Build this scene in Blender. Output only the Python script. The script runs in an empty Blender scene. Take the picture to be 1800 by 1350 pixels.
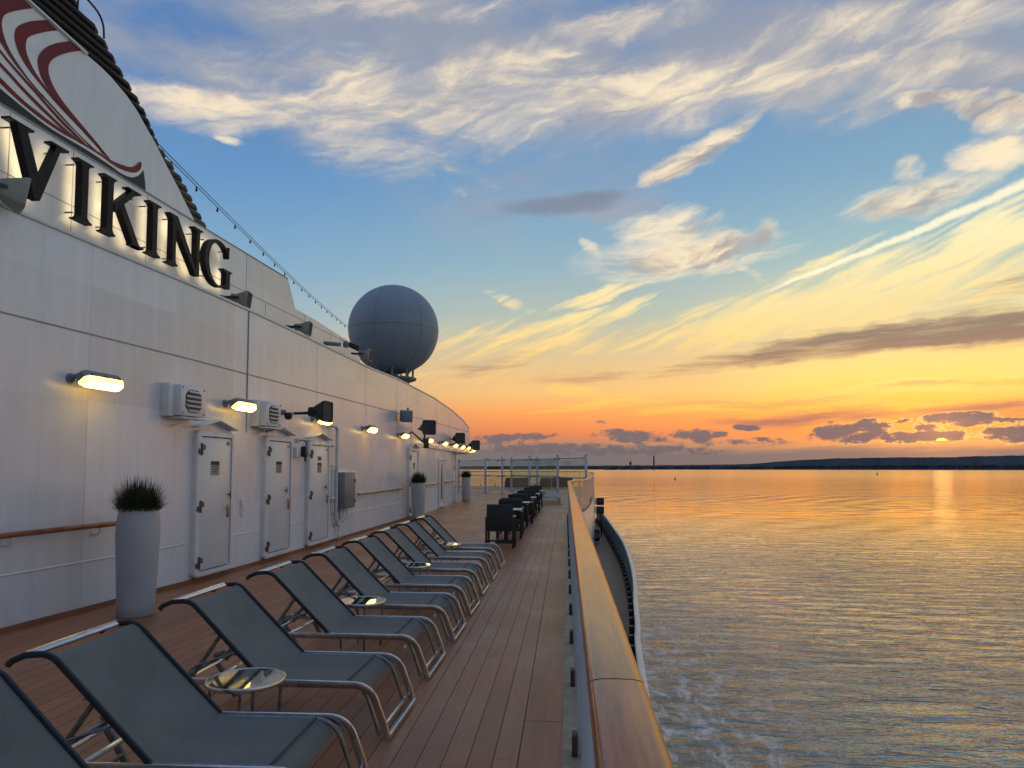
import bpy, bmesh, math, random
from mathutils import Vector, Matrix
R = math.radians
random.seed(7)
sc = bpy.context.scene
col = sc.collection

def lin(c):
    c = c / 255.0
    return c / 12.92 if c <= 0.04045 else ((c + 0.055) / 1.055) ** 2.4
def S(r, g, b):
    return (lin(r), lin(g), lin(b), 1.0)

# ---------------------------------------------------------------- node helper
class NT:
    def __init__(self, tree):
        self.t = tree
        self.n = tree.nodes
        self.l = tree.links
    def put(self, sock, v):
        if isinstance(v, bpy.types.NodeSocket):
            self.l.new(v, sock)
        elif v is not None:
            sock.default_value = v
    def math(self, op, a, b=None, c=None, clamp=False):
        n = self.n.new('ShaderNodeMath'); n.operation = op; n.use_clamp = clamp
        for i, v in enumerate((a, b, c)):
            if v is not None: self.put(n.inputs[i], v)
        return n.outputs[0]
    def vmath(self, op, a, b=None, scale=None):
        n = self.n.new('ShaderNodeVectorMath'); n.operation = op
        self.put(n.inputs[0], a)
        if b is not None: self.put(n.inputs[1], b)
        if scale is not None: self.put(n.inputs['Scale'], scale)
        return n.outputs['Value'] if op in ('LENGTH', 'DOT_PRODUCT', 'DISTANCE') else n.outputs['Vector']
    def comb(self, x, y, z=0.0):
        n = self.n.new('ShaderNodeCombineXYZ')
        for i, v in enumerate((x, y, z)): self.put(n.inputs[i], v)
        return n.outputs[0]
    def sep(self, v):
        n = self.n.new('ShaderNodeSeparateXYZ'); self.put(n.inputs[0], v)
        return n.outputs
    def mapping(self, v, loc=(0, 0, 0), rot=(0, 0, 0), scale=(1, 1, 1), kind='POINT'):
        n = self.n.new('ShaderNodeMapping'); n.vector_type = kind
        self.put(n.inputs['Vector'], v)
        n.inputs['Location'].default_value = loc
        n.inputs['Rotation'].default_value = rot
        n.inputs['Scale'].default_value = scale
        return n.outputs[0]
    def noise(self, v, scale=1.0, detail=4.0, rough=0.5, dist=0.0, color=False, w=None):
        n = self.n.new('ShaderNodeTexNoise')
        n.noise_dimensions = '3D'
        self.put(n.inputs['Vector'], v)
        n.inputs['Scale'].default_value = scale
        n.inputs['Detail'].default_value = detail
        n.inputs['Roughness'].default_value = rough
        n.inputs['Distortion'].default_value = dist
        return n.outputs['Color'] if color else n.outputs['Fac']
    def mr(self, v, a, b, c=0.0, d=1.0, smooth=True, clamp=True):
        n = self.n.new('ShaderNodeMapRange')
        n.interpolation_type = 'SMOOTHSTEP' if smooth else 'LINEAR'
        n.clamp = False
        self.put(n.inputs['Value'], v)
        n.inputs['From Min'].default_value = a; n.inputs['From Max'].default_value = b
        n.inputs['To Min'].default_value = c; n.inputs['To Max'].default_value = d
        if not smooth and clamp:
            return self.math('MINIMUM', self.math('MAXIMUM', n.outputs[0], min(c, d)), max(c, d))
        return n.outputs[0]
    def mix(self, f, a, b, mode='MIX'):
        n = self.n.new('ShaderNodeMix'); n.data_type = 'RGBA'; n.blend_type = mode
        n.clamp_factor = True
        self.put(n.inputs[0], f); self.put(n.inputs[6], a); self.put(n.inputs[7], b)
        return n.outputs[2]
    def ramp(self, f, stops):
        n = self.n.new('ShaderNodeValToRGB'); self.put(n.inputs[0], f)
        r = n.color_ramp
        while len(r.elements) < len(stops): r.elements.new(0.5)
        for e, (p, c) in zip(r.elements, stops):
            e.position = p; e.color = c
        return n.outputs[0]
# ================================================================ SKY (world)
SUN_AZ, SUN_EL = 26.81, 1.96
def build_world():
    w = bpy.data.worlds.new("World"); sc.world = w
    w.use_nodes = True
    t = w.node_tree; t.nodes.clear(); N = NT(t)
    out = t.nodes.new('ShaderNodeOutputWorld'); bg = t.nodes.new('ShaderNodeBackground')
    t.links.new(bg.outputs[0], out.inputs[0])
    g = t.nodes.new('ShaderNodeTexCoord').outputs['Generated']
    x, y, z = N.sep(g)
    deg = 57.29578
    az = N.math('MULTIPLY', N.math('ARCTAN2', x, y), deg)
    el = N.math('MULTIPLY', N.math('ARCSINE', N.math('MINIMUM', N.math('MAXIMUM', z, -1.0), 1.0)), deg)
    Pq = (az, el)
    # ---- clear sky: three elevation ramps blended round the compass
    def eramp(st):      # st: (elevation, colour) ; elevations 0..60 mapped to 0..1
        return N.ramp(N.mr(el, 0.0, 60.0, smooth=False), [(e / 60.0, c) for e, c in st])
    left = eramp([(0, S(108, 108, 116)), (2.5, S(150, 122, 118)), (5, S(205, 158, 128)), (8, S(196, 176, 152)),
                  (11, S(158, 180, 190)), (15, S(128, 168, 195)), (21, S(98, 146, 194)), (29, S(80, 124, 180)),
                  (45, S(96, 134, 184)), (60, S(128, 156, 196))])
    mid = eramp([(0, S(108, 106, 112)), (1.5, S(122, 112, 110)), (2.8, S(222, 118, 80)), (4.2, S(244, 150, 78)),
                 (6, S(240, 186, 112)), (9, S(216, 190, 142)), (12, S(176, 186, 172)), (16, S(140, 174, 190)),
                 (22, S(112, 155, 192)), (34, S(90, 130, 180)), (60, S(132, 160, 198))])
    right = eramp([(0, S(104, 96, 100)), (1.4, S(120, 102, 100)), (2.6, S(226, 112, 70)), (4, S(248, 156, 64)),
                   (6, S(250, 206, 112)), (9, S(232, 206, 144)), (12, S(204, 206, 166)), (16, S(142, 182, 190)),
                   (21, S(114, 160, 190)), (34, S(92, 132, 180)), (60, S(136, 162, 198))])
    back = eramp([(0, S(158, 152, 156)), (6, S(186, 176, 172)), (14, S(206, 204, 208)), (28, S(186, 196, 212)), (60, S(138, 160, 190))])
    base = N.mix(N.mr(az, -26.0, -2.0), left, mid)
    base = N.mix(N.mr(az, 4.0, 24.0), base, right)
    aabs = N.math('ABSOLUTE', N.math('SUBTRACT', az, 12.0))
    rear = eramp([(0, S(70, 74, 88)), (8, S(92, 98, 116)), (20, S(104, 122, 150)), (40, S(112, 136, 170)), (60, S(132, 156, 190))])
    base = N.mix(N.mr(aabs, 55.0, 120.0), base, back)
    base = N.mix(N.mr(aabs, 100.0, 150.0), base, rear)
    # a little of the physical sky under it all
    sky = t.nodes.new('ShaderNodeTexSky'); sky.sky_type = 'NISHITA'; sky.sun_disc = False
    sky.sun_elevation = R(SUN_EL); sky.sun_rotation = R(SUN_AZ)
    sky.altitude = 20
    base = N.mix(0.08, base, N.mix(1.0, sky.outputs[0], (0.25, 0.25, 0.25, 1), 'MULTIPLY'))
    # ---- warped coordinates (all scalar maths: keeps the shader stack small)
    def field(a, e, fa, fe, loc=(0, 0, 0), detail=4, rough=.55, dist=0.0, ang=0.0):
        if ang:
            ca, sa = math.cos(R(ang)), math.sin(R(ang))
            a, e = (N.math('MULTIPLY_ADD', e, sa, N.math('MULTIPLY', a, ca)),
                    N.math('MULTIPLY_ADD', e, ca, N.math('MULTIPLY', a, -sa)))
        v = N.comb(N.math('MULTIPLY_ADD', a, fa, loc[0]), N.math('MULTIPLY_ADD', e, fe, loc[1]), loc[2])
        return N.noise(v, 1.0, detail, rough, dist)
    b1 = N.math('SUBTRACT', field(az, el, .09, .16), .5)
    b2 = N.math('SUBTRACT', field(az, el, .09, .16, (31, 5, 9)), .5)
    n1 = N.math('SUBTRACT', field(az, el, .5, .9, (7, 3, 2), 5, .6, .3), .5)
    n2 = N.math('SUBTRACT', field(az, el, .5, .9, (17, 33, 2), 5, .6, .3), .5)
    def warp(a, b):
        return (N.math('MULTIPLY_ADD', n1, b, N.math('MULTIPLY_ADD', b1, a, az)),
                N.math('MULTIPLY_ADD', n2, b * .7, N.math('MULTIPLY_ADD', b2, a * .6, el)))
    def radius2(Q, a0, e0, ra, rb, ang):
        c_, s_ = math.cos(R(ang)), math.sin(R(ang))
        u = N.math('MULTIPLY_ADD', Q[1], s_ / ra, N.math('MULTIPLY_ADD', Q[0], c_ / ra, -(a0 * c_ + e0 * s_) / ra))
        v = N.math('MULTIPLY_ADD', Q[1], c_ / rb, N.math('MULTIPLY_ADD', Q[0], -s_ / rb, -(-a0 * s_ + e0 * c_) / rb))
        return N.math('MULTIPLY_ADD', u, u, N.math('MULTIPLY', v, v))
    def blobs(Q, lst, grow=1.3):
        acc = None
        for (a, e, ra, rb, ang, wgt) in lst:
            m = N.mr(radius2(Q, a, e, ra * grow, rb * grow, ang), 1.0, -.25, 0.0, wgt * 1.1)
            acc = m if acc is None else N.math('SMOOTH_MAX', acc, m, .25)
        return acc
    def fibres(Q, ang, fa, fb, detail=6, rough=.62, dist=.6, loc=(0, 0, 0)):
        return field(Q[0], Q[1], fa, fb, loc, detail, rough, dist, ang)
    def dens(M, n, k, lo, hi):
        gate = N.mr(M, .08, .35)
        return N.mr(N.math('MULTIPLY_ADD', N.math('MULTIPLY', N.math('SUBTRACT', n, .5), gate), k, M), lo, hi)
    W1 = warp(6.0, 1.6); W2 = warp(3.0, 1.0); W3 = warp(1.2, .55)
    f_up = fibres(W2, 8, .085, .36, loc=(3, 1, 0), rough=.58, dist=.9)
    f_up2 = fibres(W2, 18, .15, .52, loc=(9, 4, 0), rough=.6, dist=.9)
    f_diag = fibres(W3, 22, .14, 1.1, loc=(5, 8, 0), dist=.35)
    f_flat = fibres(W3, 2, .12, 1.6, loc=(2, 6, 0), dist=.3)
    f_soft = field(az, el, .12, .3, (0, 0, 0), 5, .55, .4)
    f_puff = field(az, el, .8, 1.5, (0, 0, 0), 6, .66, .2)
    nmix = N.math('MULTIPLY_ADD', f_up2, .45, N.math('MULTIPLY', f_up, .55))
    # ---- veil
    c = base
    veilcol = N.ramp(N.mr(el, 10, 36, smooth=False), [(0, S(176, 172, 168)), (.5, S(150, 156, 170)), (1, S(142, 150, 166))])
    dv = N.math('MULTIPLY', dens(blobs(W1, VEIL, 1.75), f_soft, 1.4, .06, .85), .95)
    c = N.mix(dv, c, veilcol)
    # ---- upper cirrus
    Mc = blobs(W1, CIRRUS, 1.75)
    dc = dens(Mc, nmix, 2.3, .12, 1.2)
    lit = N.math('MULTIPLY', dens(Mc, f_up2, 2.2, .2, 1.3), N.mr(f_up, .34, .62))
    cir = N.mix(lit, S(172, 170, 174), S(248, 228, 194))
    c = N.mix(N.math('MULTIPLY', dc, .92), c, cir)
    # ---- golden fan on the right, streaked upwards
    Mg = blobs(W2, GOLD, 1.5)
    dg = dens(Mg, f_diag, 2.6, .15, 1.0)
    gold = N.ramp(N.mr(el, 5, 20, smooth=False), [(0, S(252, 196, 104)), (.35, S(253, 216, 140)), (.7, S(255, 236, 178)), (1, S(252, 238, 200))])
    c = N.mix(N.math('MULTIPLY', dg, .9), c, gold)
    # ---- mauve bars
    dm = dens(blobs(W2, MAUVE, 1.6), f_flat, 1.6, .15, 1.0)
    mauve = N.ramp(N.mr(el, 2, 12, smooth=False), [(0, S(186, 116, 96)), (.45, S(176, 128, 104)), (.75, S(134, 112, 104)), (1, S(168, 146, 126))])
    c = N.mix(N.math('MULTIPLY', dm, .9), c, mauve)
    # ---- bright yellow streaks
    dy = dens(blobs(W3, YELLOW, 1.6), f_flat, 3.0, .25, 1.05)
    yel = N.ramp(N.mr(el, 3, 9, smooth=False), [(0, S(250, 170, 84)), (.35, S(253, 208, 92)), (.7, S(253, 222, 124)), (1, S(250, 214, 136))])
    c = N.mix(N.math('MULTIPLY', dy, .72), c, yel)
    # ---- middle clouds: pale tops, warm grey bellies
    Mm = blobs(W2, MID, 1.65)
    dmid = dens(Mm, nmix, 2.8, .18, 1.15)
    belly = N.mr(f_up, .56, .4)
    core = N.mr(Mm, .35, .95)
    midc = N.mix(N.math('MULTIPLY', belly, core), S(252, 230, 192), S(176, 158, 148))
    c = N.mix(N.math('MULTIPLY', dmid, .92), c, midc)
    # ---- dark smudge
    dd = dens(blobs(W2, SMUDGE), f_soft, .8, .25, .95)
    c = N.mix(N.math('MULTIPLY', dd, .75), c, S(118, 128, 146))
    # ---- contrail: a straight broken line
    A, B = (14.2, 12.9), (33.5, 18.6)
    th = math.atan2(B[1] - A[1], B[0] - A[0])
    ct, st = math.cos(th), math.sin(th)
    qx = N.math('MULTIPLY_ADD', el, st, N.math('MULTIPLY_ADD', az, ct, -(A[0] * ct + A[1] * st)))
    qy = N.math('MULTIPLY_ADD', el, ct, N.math('MULTIPLY_ADD', az, -st, A[0] * st - A[1] * ct))
    edge = N.math('MULTIPLY', N.math('SUBTRACT', field(az, el, 2.4, 2.4, (0, 0, 0), 5, .62), .5), .30)
    sway = N.math('MULTIPLY', N.math('SUBTRACT', field(az, el, .35, .35, (0, 0, 0), 3), .5), .5)
    yy = N.math('ADD', N.math('ABSOLUTE', N.math('ADD', qy, sway)), edge)
    wid = N.mr(qx, 0, 20, .12, .46, False)
    tr = N.math('MULTIPLY', N.mr(N.math('DIVIDE', yy, wid), 1.15, .2, 0.0, .88), N.math('MULTIPLY', N.mr(qx, 0, 4), N.mr(qx, 25, 20)))
    c = N.mix(tr, c, S(255, 243, 205))
    # ---- haze above the horizon
    hz = N.math('MULTIPLY', N.mr(N.math('ADD', el, N.math('MULTIPLY', N.math('SUBTRACT', f_flat, .5), 1.6)), 2.0, .9), N.mr(aabs, 100.0, 60.0))
    c = N.mix(N.math('MULTIPLY', hz, .8), c, S(112, 106, 110))
    # ---- low cumulus with lit rims near the sun
    WC = warp(.5, .35)
    Mq = blobs(WC, CUMU, 1.28)
    body = N.math('MULTIPLY_ADD', N.math('MULTIPLY', N.math('SUBTRACT', f_puff, .5), N.mr(Mq, .1, .4)), 2.6, Mq)
    sd = N.math('SQRT', radius2(Pq, SUN_AZ, SUN_EL + .6, 1, 1, 0))
    near = N.mr(sd, 9.0, 1.0)
    rim = N.math('MULTIPLY', N.math('MULTIPLY', N.mr(body, .3, .42), N.mr(body, .6, .45)), near)
    c = N.mix(N.mr(body, .3, .8, 0.0, .9), c, N.mix(N.mr(el, 1.0, 3.6), S(112, 100, 104), S(106, 104, 110)))
    c = N.mix(N.math('MULTIPLY', rim, .9), c, (1.0, .62, .2, 1))
    # ---- glow round the sun and the half-hidden disc
    glow = N.math('POWER', N.mr(sd, 7.0, 0.0, smooth=False), 3.0)
    c = N.mix(1.0, c, N.mix(glow, (0, 0, 0, 1), (.30, .10, .01, 1)), 'ADD')
    sdisc = radius2(Pq, SUN_AZ, SUN_EL - .12, .36, .21, 0)
    disc = N.math('MULTIPLY', N.mr(sdisc, 1.0, .8), N.mr(el, SUN_EL - .14, SUN_EL - .08))
    bar = N.mr(radius2(Pq, SUN_AZ, SUN_EL - .13, 1.5, .07, 0), 1.0, .0)
    c = N.mix(bar, c, (1.0, .42, .12, 1))
    c = N.mix(disc, c, (2.6, 1.3, .18, 1))
    # ---- below the horizon: dim sea colour
    c = N.mix(N.mr(el, -.3, -3.0), c, S(70, 74, 80))
    t.links.new(c, bg.inputs[0])
    bg.inputs[1].default_value = 1.1
SMUDGE = [(-.5, 20.7, 6.2, 1.0, 3, .9), (2.2, 21.2, 3.4, .8, 3, .9), (-6, 19.8, 3.0, .6, 4, .4)]
VEIL = [
    (-24.75, 28.5, 14.61, 2.66, -1.0, 0.55),
    (-4.34, 30.45, 19.21, 3.86, -4.2, 0.75),
    (16.12, 30.24, 12.54, 3.71, -7.9, 0.8),
    (29.85, 26.91, 7.98, 3.72, -17.0, 0.75),
    (-17.42, 32.26, 19.72, 2.02, 1.5, 0.7),
    (2.67, 22.96, 11.27, 2.47, 13.1, 0.3),
    (-5.27, 20.64, 7.46, 2.48, -0.9, 0.35),
    (1.73, 20.74, 5.02, 1.24, 1.6, 0.6),
]
CIRRUS = [
    (-26.73, 25.85, 9.85, 1.52, 3.7, 0.95),
    (-29.52, 26.08, 6.42, 1.02, 0.1, 0.6),
    (-19.97, 25.65, 10.07, 2.19, -15.5, 0.9),
    (-10.92, 27.31, 13.15, 2.8, -2.4, 0.9),
    (-0.56, 28.55, 11.92, 2.39, -4.1, 1.0),
    (9.57, 27.89, 9.78, 2.26, -6.2, 1.0),
    (18.9, 26.97, 9.54, 2.08, -4.7, 1.0),
    (22.12, 29.45, 7.68, 1.72, -3.2, 0.9),
    (27.57, 28.81, 6.36, 1.48, -7.0, 0.7),
    (-15.48, 24.0, 8.2, 0.73, -9.7, 0.75),
    (-10.89, 24.59, 6.06, 1.02, 13.2, 0.7),
    (4.63, 32.62, 5.82, 0.92, 3.6, 0.7),
    (-13.78, 33.44, 15.59, 0.87, 5.0, 0.75),
    (9.66, 32.84, 4.57, 1.03, 9.7, 0.7),
    (25.35, 26.37, 6.76, 1.53, -10.5, 0.8),
]
MID = [
    (11.25, 23.73, 3.85, 0.83, 19.4, 1.0),
    (8.59, 22.79, 2.91, 0.93, 24.6, 0.9),
    (9.37, 16.35, 7.17, 1.44, 3.0, 1.0),
    (8.52, 18.72, 4.16, 1.41, -4.6, 0.8),
    (15.37, 16.9, 1.64, 0.94, 48.3, 0.9),
    (2.62, 16.9, 1.37, 0.52, -35.0, 0.7),
    (25.44, 18.48, 3.66, 1.15, 5.7, 1.0),
    (25.13, 20.02, 1.02, 1.09, 56.4, 0.6),
    (27.53, 18.66, 2.91, 0.82, 1.8, 0.8),
    (30.24, 20.42, 2.46, 1.06, -2.3, 1.0),
    (29.68, 22.79, 2.37, 0.84, -25.5, 1.0),
    (27.05, 24.44, 2.53, 0.45, -7.6, 1.0),
    (31.6, 22.65, 1.71, 0.66, -38.1, 1.0),
    (14.91, 14.46, 2.13, 0.32, -39.0, 0.6),
    (-9.71, 22.01, 1.53, 0.43, -23.8, 0.6),
    (-26.47, 23.63, 1.04, 0.27, -2.9, 0.6),
    (30.78, 21.85, 1.87, 0.55, -8.8, 0.8),
]
GOLD = [
    (23.83, 12.95, 9.37, 2.2, 15.4, 0.9),
    (28.72, 14.57, 6.55, 1.9, 20.2, 0.9),
    (14.84, 11.3, 9.23, 1.71, 8.7, 0.9),
    (19.74, 14.61, 4.74, 0.83, 22.9, 0.7),
    (5.74, 10.43, 6.96, 1.11, 7.5, 0.5),
    (2.59, 13.63, 4.04, 0.53, 15.4, 0.9),
    (2.12, 12.09, 4.94, 0.54, 15.7, 0.9),
    (-1.56, 11.03, 5.93, 0.81, 12.6, 0.8),
    (-4.34, 13.06, 2.77, 0.45, -19.6, 0.5),
    (-2.03, 9.68, 5.5, 0.99, 4.1, 0.6),
    (1.17, 6.02, 2.72, 0.55, -6.7, 0.9),
    (-4.34, 10.14, 6.9, 1.8, 4.3, 0.5),
    (-8.02, 7.63, 5.53, 0.91, 8.0, 0.5),
    (30.59, 12.8, 3.55, 1.49, 14.8, 0.6),
]
MAUVE = [
    (14.0, 5.0, 8.0, 0.35, 1.0, 0.6),
    (27.0, 5.6, 6.0, 0.3, 0.0, 0.55),
    (31.0, 12.0, 5.0, 0.8, 12.0, 0.5),
    (2.0, 7.2, 6.0, 0.5, 4.0, 0.45),
    (17.63, 8.91, 6.41, 0.85, 4.5, 0.9),
    (23.72, 9.37, 7.94, 1.05, 3.4, 1.0),
    (29.84, 9.36, 5.6, 1.13, 0.4, 1.0),
    (25.17, 10.23, 5.29, 0.55, 5.1, 0.6),
    (10.55, 8.05, 4.62, 0.71, 11.9, 0.5),
    (-6.18, 8.32, 4.15, 0.73, 7.8, 0.5),
    (18.3, 3.8, 6.33, 0.59, 1.4, 0.8),
    (29.01, 3.83, 5.13, 0.69, 0.9, 0.8),
]
YELLOW = [
    (24.02, 7.34, 10.5, 0.89, 2.2, 0.9),
    (19.53, 6.29, 5.87, 0.5, 5.6, 1.0),
    (27.79, 6.68, 4.7, 0.39, -0.9, 0.9),
    (26.73, 4.79, 6.0, 0.35, -2.0, 1.0),
    (17.16, 5.84, 3.12, 0.38, 2.9, 0.9),
    (9.2, 4.76, 13.29, 0.53, 0.4, 0.7),
    (29.71, 5.77, 3.65, 0.3, -8.8, 0.7),
    (13.47, 5.32, 11.54, 0.96, -0.1, 0.5),
]
CUMU = [
    (4.0, 1.35, 10.0, 0.55, 0.0, 0.8),
    (-7.5, 2.1, 6.0, 0.5, 1.0, 0.7),
    (13.0, 1.9, 5.0, 0.4, 0.0, 0.6),
    (5.21, 2.44, 3.53, 0.63, -2.5, 1.0),
    (10.03, 2.57, 2.97, 0.58, 3.4, 0.9),
    (20.95, 2.48, 3.11, 0.83, 1.0, 1.0),
    (22.45, 2.86, 1.52, 0.82, -1.5, 1.0),
    (20.22, 3.21, 1.16, 0.37, -33.8, 0.6),
    (25.62, 2.14, 3.65, 0.52, 1.0, 1.0),
    (28.01, 3.25, 3.16, 0.58, 0.2, 1.0),
    (30.84, 2.25, 1.8, 0.82, -1.6, 1.0),
    (26.33, 2.91, 1.35, 0.47, 9.8, 0.8),
    (13.85, 3.09, 1.4, 0.3, -1.0, 1.0),
    (-4.34, 2.47, 4.12, 0.41, 1.9, 0.9),
    (-1.59, 1.55, 7.23, 0.55, -0.2, 0.9),
    (2.97, 3.63, 0.9, 0.23, -0.5, 0.5),
    (15.47, 2.15, 1.61, 0.26, -0.8, 0.7),
    (30.25, 3.09, 1.83, 0.38, -2.2, 0.7),
    (24.44, 3.37, 0.77, 0.24, 9.5, 0.7),
]
build_world()
# ================================================================ CAMERA
cam_d = bpy.data.cameras.new("camera"); cam = bpy.data.objects.new("camera", cam_d); col.objects.link(cam)
cam_d.sensor_width = 36.0; cam_d.lens = 25.0
cam_d.shift_y = 0.03919
cam_d.clip_start = .05; cam_d.clip_end = 80000
cam.location = (0, 0, 1.7)
cam.rotation_euler = (R(90 + 3.5), 0, R(4.338))
sc.camera = cam
sc.view_settings.view_transform = 'Standard'; sc.view_settings.look = 'None'
sc.view_settings.exposure = 0; sc.view_settings.gamma = 1
sc.render.engine = 'CYCLES'
# ================================================================ MATERIALS
def principled(name):
    m = bpy.data.materials.new(name); m.use_nodes = True
    N = NT(m.node_tree); b = N.n['Principled BSDF']
    return m, N, b
def pos(N):
    return N.n.new('ShaderNodeNewGeometry').outputs['Position']
def mat(name, c, rough=.5, metal=0.0, var=.12, vscale=3.0, bump=0.0, bscale=40.0, coat=0.0, stretch=(1, 1, 1), rvar=.08, emit=None, estr=0, spec=None):
    m, N, b = principled(name)
    P = N.n.new('ShaderNodeTexCoord').outputs['Object']
    q = N.mapping(P, scale=stretch)
    n = N.noise(q, vscale, 5, .6)
    c = tuple(c[:3]) + (1,)
    dark = tuple(x * (1 - var) for x in c[:3]) + (1,); lite = tuple(min(1, x * (1 + var)) for x in c[:3]) + (1,)
    N.put(b.inputs['Base Color'], N.mix(N.mr(n, .3, .7), dark, lite))
    N.put(b.inputs['Roughness'], N.mr(n, .3, .7, max(.02, rough - rvar), min(1, rough + rvar), False))
    b.inputs['Metallic'].default_value = metal
    if coat:
        b.inputs['Coat Weight'].default_value = coat; b.inputs['Coat Roughness'].default_value = .12
    if spec is not None: b.inputs['Specular IOR Level'].default_value = spec
    if bump:
        bn = N.n.new('ShaderNodeBump'); bn.inputs['Strength'].default_value = 1; bn.inputs['Distance'].default_value = bump
        N.put(bn.inputs['Height'], N.noise(q, bscale, 4, .6)); N.put(b.inputs['Normal'], bn.outputs[0])
    if emit:
        b.inputs['Emission Color'].default_value = tuple(emit) + (1,); b.inputs['Emission Strength'].default_value = estr
    return m

def make_white_paint(name, c=(.685, .695, .75), rough=.30, amp=.035, plates=True):
    """ship's plating: faint plate-to-plate tone, buckled panels, rain streaks"""
    m, N, b = principled(name)
    P = pos(N); x, y, z = N.sep(P)
    cell = N.comb(N.math('FLOOR', N.math('MULTIPLY', y, .62)), N.math('FLOOR', N.math('MULTIPLY_ADD', z, .72, .2)), 0.0)
    wn = N.n.new('ShaderNodeTexWhiteNoise'); N.put(wn.inputs['Vector'], cell)
    streak = N.noise(N.mapping(P, scale=(3, 3, .16)), 2.2, 5, .6)
    blot = N.noise(P, .7, 5, .6)
    v = N.math('ADD', N.math('MULTIPLY', N.math('SUBTRACT', wn.outputs['Value'],   .5), .19 if plates else 0.0), N.math('MULTIPLY', N.math('SUBTRACT', streak, .5), .26))
    v = N.math('ADD', v, N.math('MULTIPLY', N.math('SUBTRACT', blot, .5), .14))
    k = N.math('ADD', v, 1.0)
    N.put(b.inputs['Base Color'], N.vmath('SCALE', c, scale=k))
    N.put(b.inputs['Roughness'], N.math('MULTIPLY_ADD', blot, .2, rough - .1))
    b.inputs['Coat Weight'].default_value = .5; b.inputs['Coat Roughness'].default_value = .22
    h = N.noise(N.mapping(P, scale=(1, 1, .7)), 1.1, 2, .5)
    h2 = N.noise(N.mapping(P, scale=(1, 1, 1)), 60, 2, .5)
    bn = N.n.new('ShaderNodeBump'); bn.inputs['Distance'].default_value = amp
    N.put(bn.inputs['Height'], N.math('MULTIPLY_ADD', h2, .006, h)); N.put(b.inputs['Normal'], bn.outputs[0])
    return m

def make_deck():
    m, N, b = principled('composite_decking')
    P = pos(N); x, y, z = N.sep(P)
    PW = .145
    xs = N.math('DIVIDE', N.math('ADD', x, .287), PW)
    pid = N.math('FLOOR', xs); fx = N.math('FRACT', xs)
    wn = N.n.new('ShaderNodeTexWhiteNoise'); wn.noise_dimensions = '1D'; N.put(wn.inputs['W'], pid)
    ys = N.math('MULTIPLY_ADD', y, 1 / 2.35, N.math('MULTIPLY', wn.outputs['Value'], 7.3))
    bid = N.math('FLOOR', ys); fy = N.math('FRACT', ys)
    wn2 = N.n.new('ShaderNodeTexWhiteNoise'); wn2.noise_dimensions = '2D'; N.put(wn2.inputs['Vector'], N.comb(pid, bid, 0.0))
    inplank = N.math('LESS_THAN', x, -.287)
    inmargin = N.math('SUBTRACT', 1.0, inplank)
    gx = N.math('MINIMUM', fx, N.math('SUBTRACT', 1.0, fx))
    seam = N.mr(gx, .022, .010)
    butt = N.mr(N.math('MINIMUM', fy, N.math('SUBTRACT', 1.0, fy)), .0016, .0006)
    g1 = N.math('MULTIPLY', N.math('MAXIMUM', seam, N.math('MULTIPLY', butt, .45)), inplank)
    # margin board: own joints, one seam along its inner edge
    fm = N.math('FRACT', N.math('MULTIPLY_ADD', y, 1 / 2.6, .12))
    g2 = N.math('MULTIPLY', N.mr(N.math('MINIMUM', fm, N.math('SUBTRACT', 1.0, fm)), .0016, .0006), inmargin)
    g3 = N.mr(N.math('ABSOLUTE', N.math('ADD', x, .287)), .0044, .0018)
    g = N.math('MAXIMUM', N.math('MAXIMUM', g1, g2), g3)
    grain = N.noise(N.mapping(P, scale=(26, 1.3, 1)), 1.0, 6, .65)
    wear = N.noise(N.mapping(P, scale=(.9, .55, 1)), 1.0, 6, .62)
    spots = N.noise(P, 9, 5, .7)
    base = N.mix(wn2.outputs['Value'], S(152, 90, 54), S(170, 106, 68))
    base = N.mix(N.mr(grain, .35, .7, 0, .35), base, S(112, 68, 44))
    base = N.mix(N.math('MULTIPLY', N.mr(wear, .45, .75), .4), base, S(170, 128, 98))
    base = N.mix(N.math('MULTIPLY', N.mr(spots, .6, .8), .3), base, S(186, 142, 106))
    damp = N.noise(N.mapping(P, loc=(4, 2, 0), scale=(.5, .28, 1)), 1.0, 5, .6)
    base = N.mix(N.mr(damp, .5, .7, 0, .3), base, S(98, 62, 44))
    base = N.mix(g, base, S(34, 24, 19))
    N.put(b.inputs['Base Color'], base)
    N.put(b.inputs['Roughness'], N.math('MULTIPLY_ADD', wear, -.25, N.math('MULTIPLY_ADD', g, .4, .58)))
    b.inputs['Specular IOR Level'].default_value = .5
    bn = N.n.new('ShaderNodeBump'); bn.inputs['Distance'].default_value = .003
    N.put(bn.inputs['Height'], N.math('SUBTRACT', N.math('MULTIPLY', grain, .25), g)); N.put(b.inputs['Normal'], bn.outputs[0])
    return m

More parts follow.
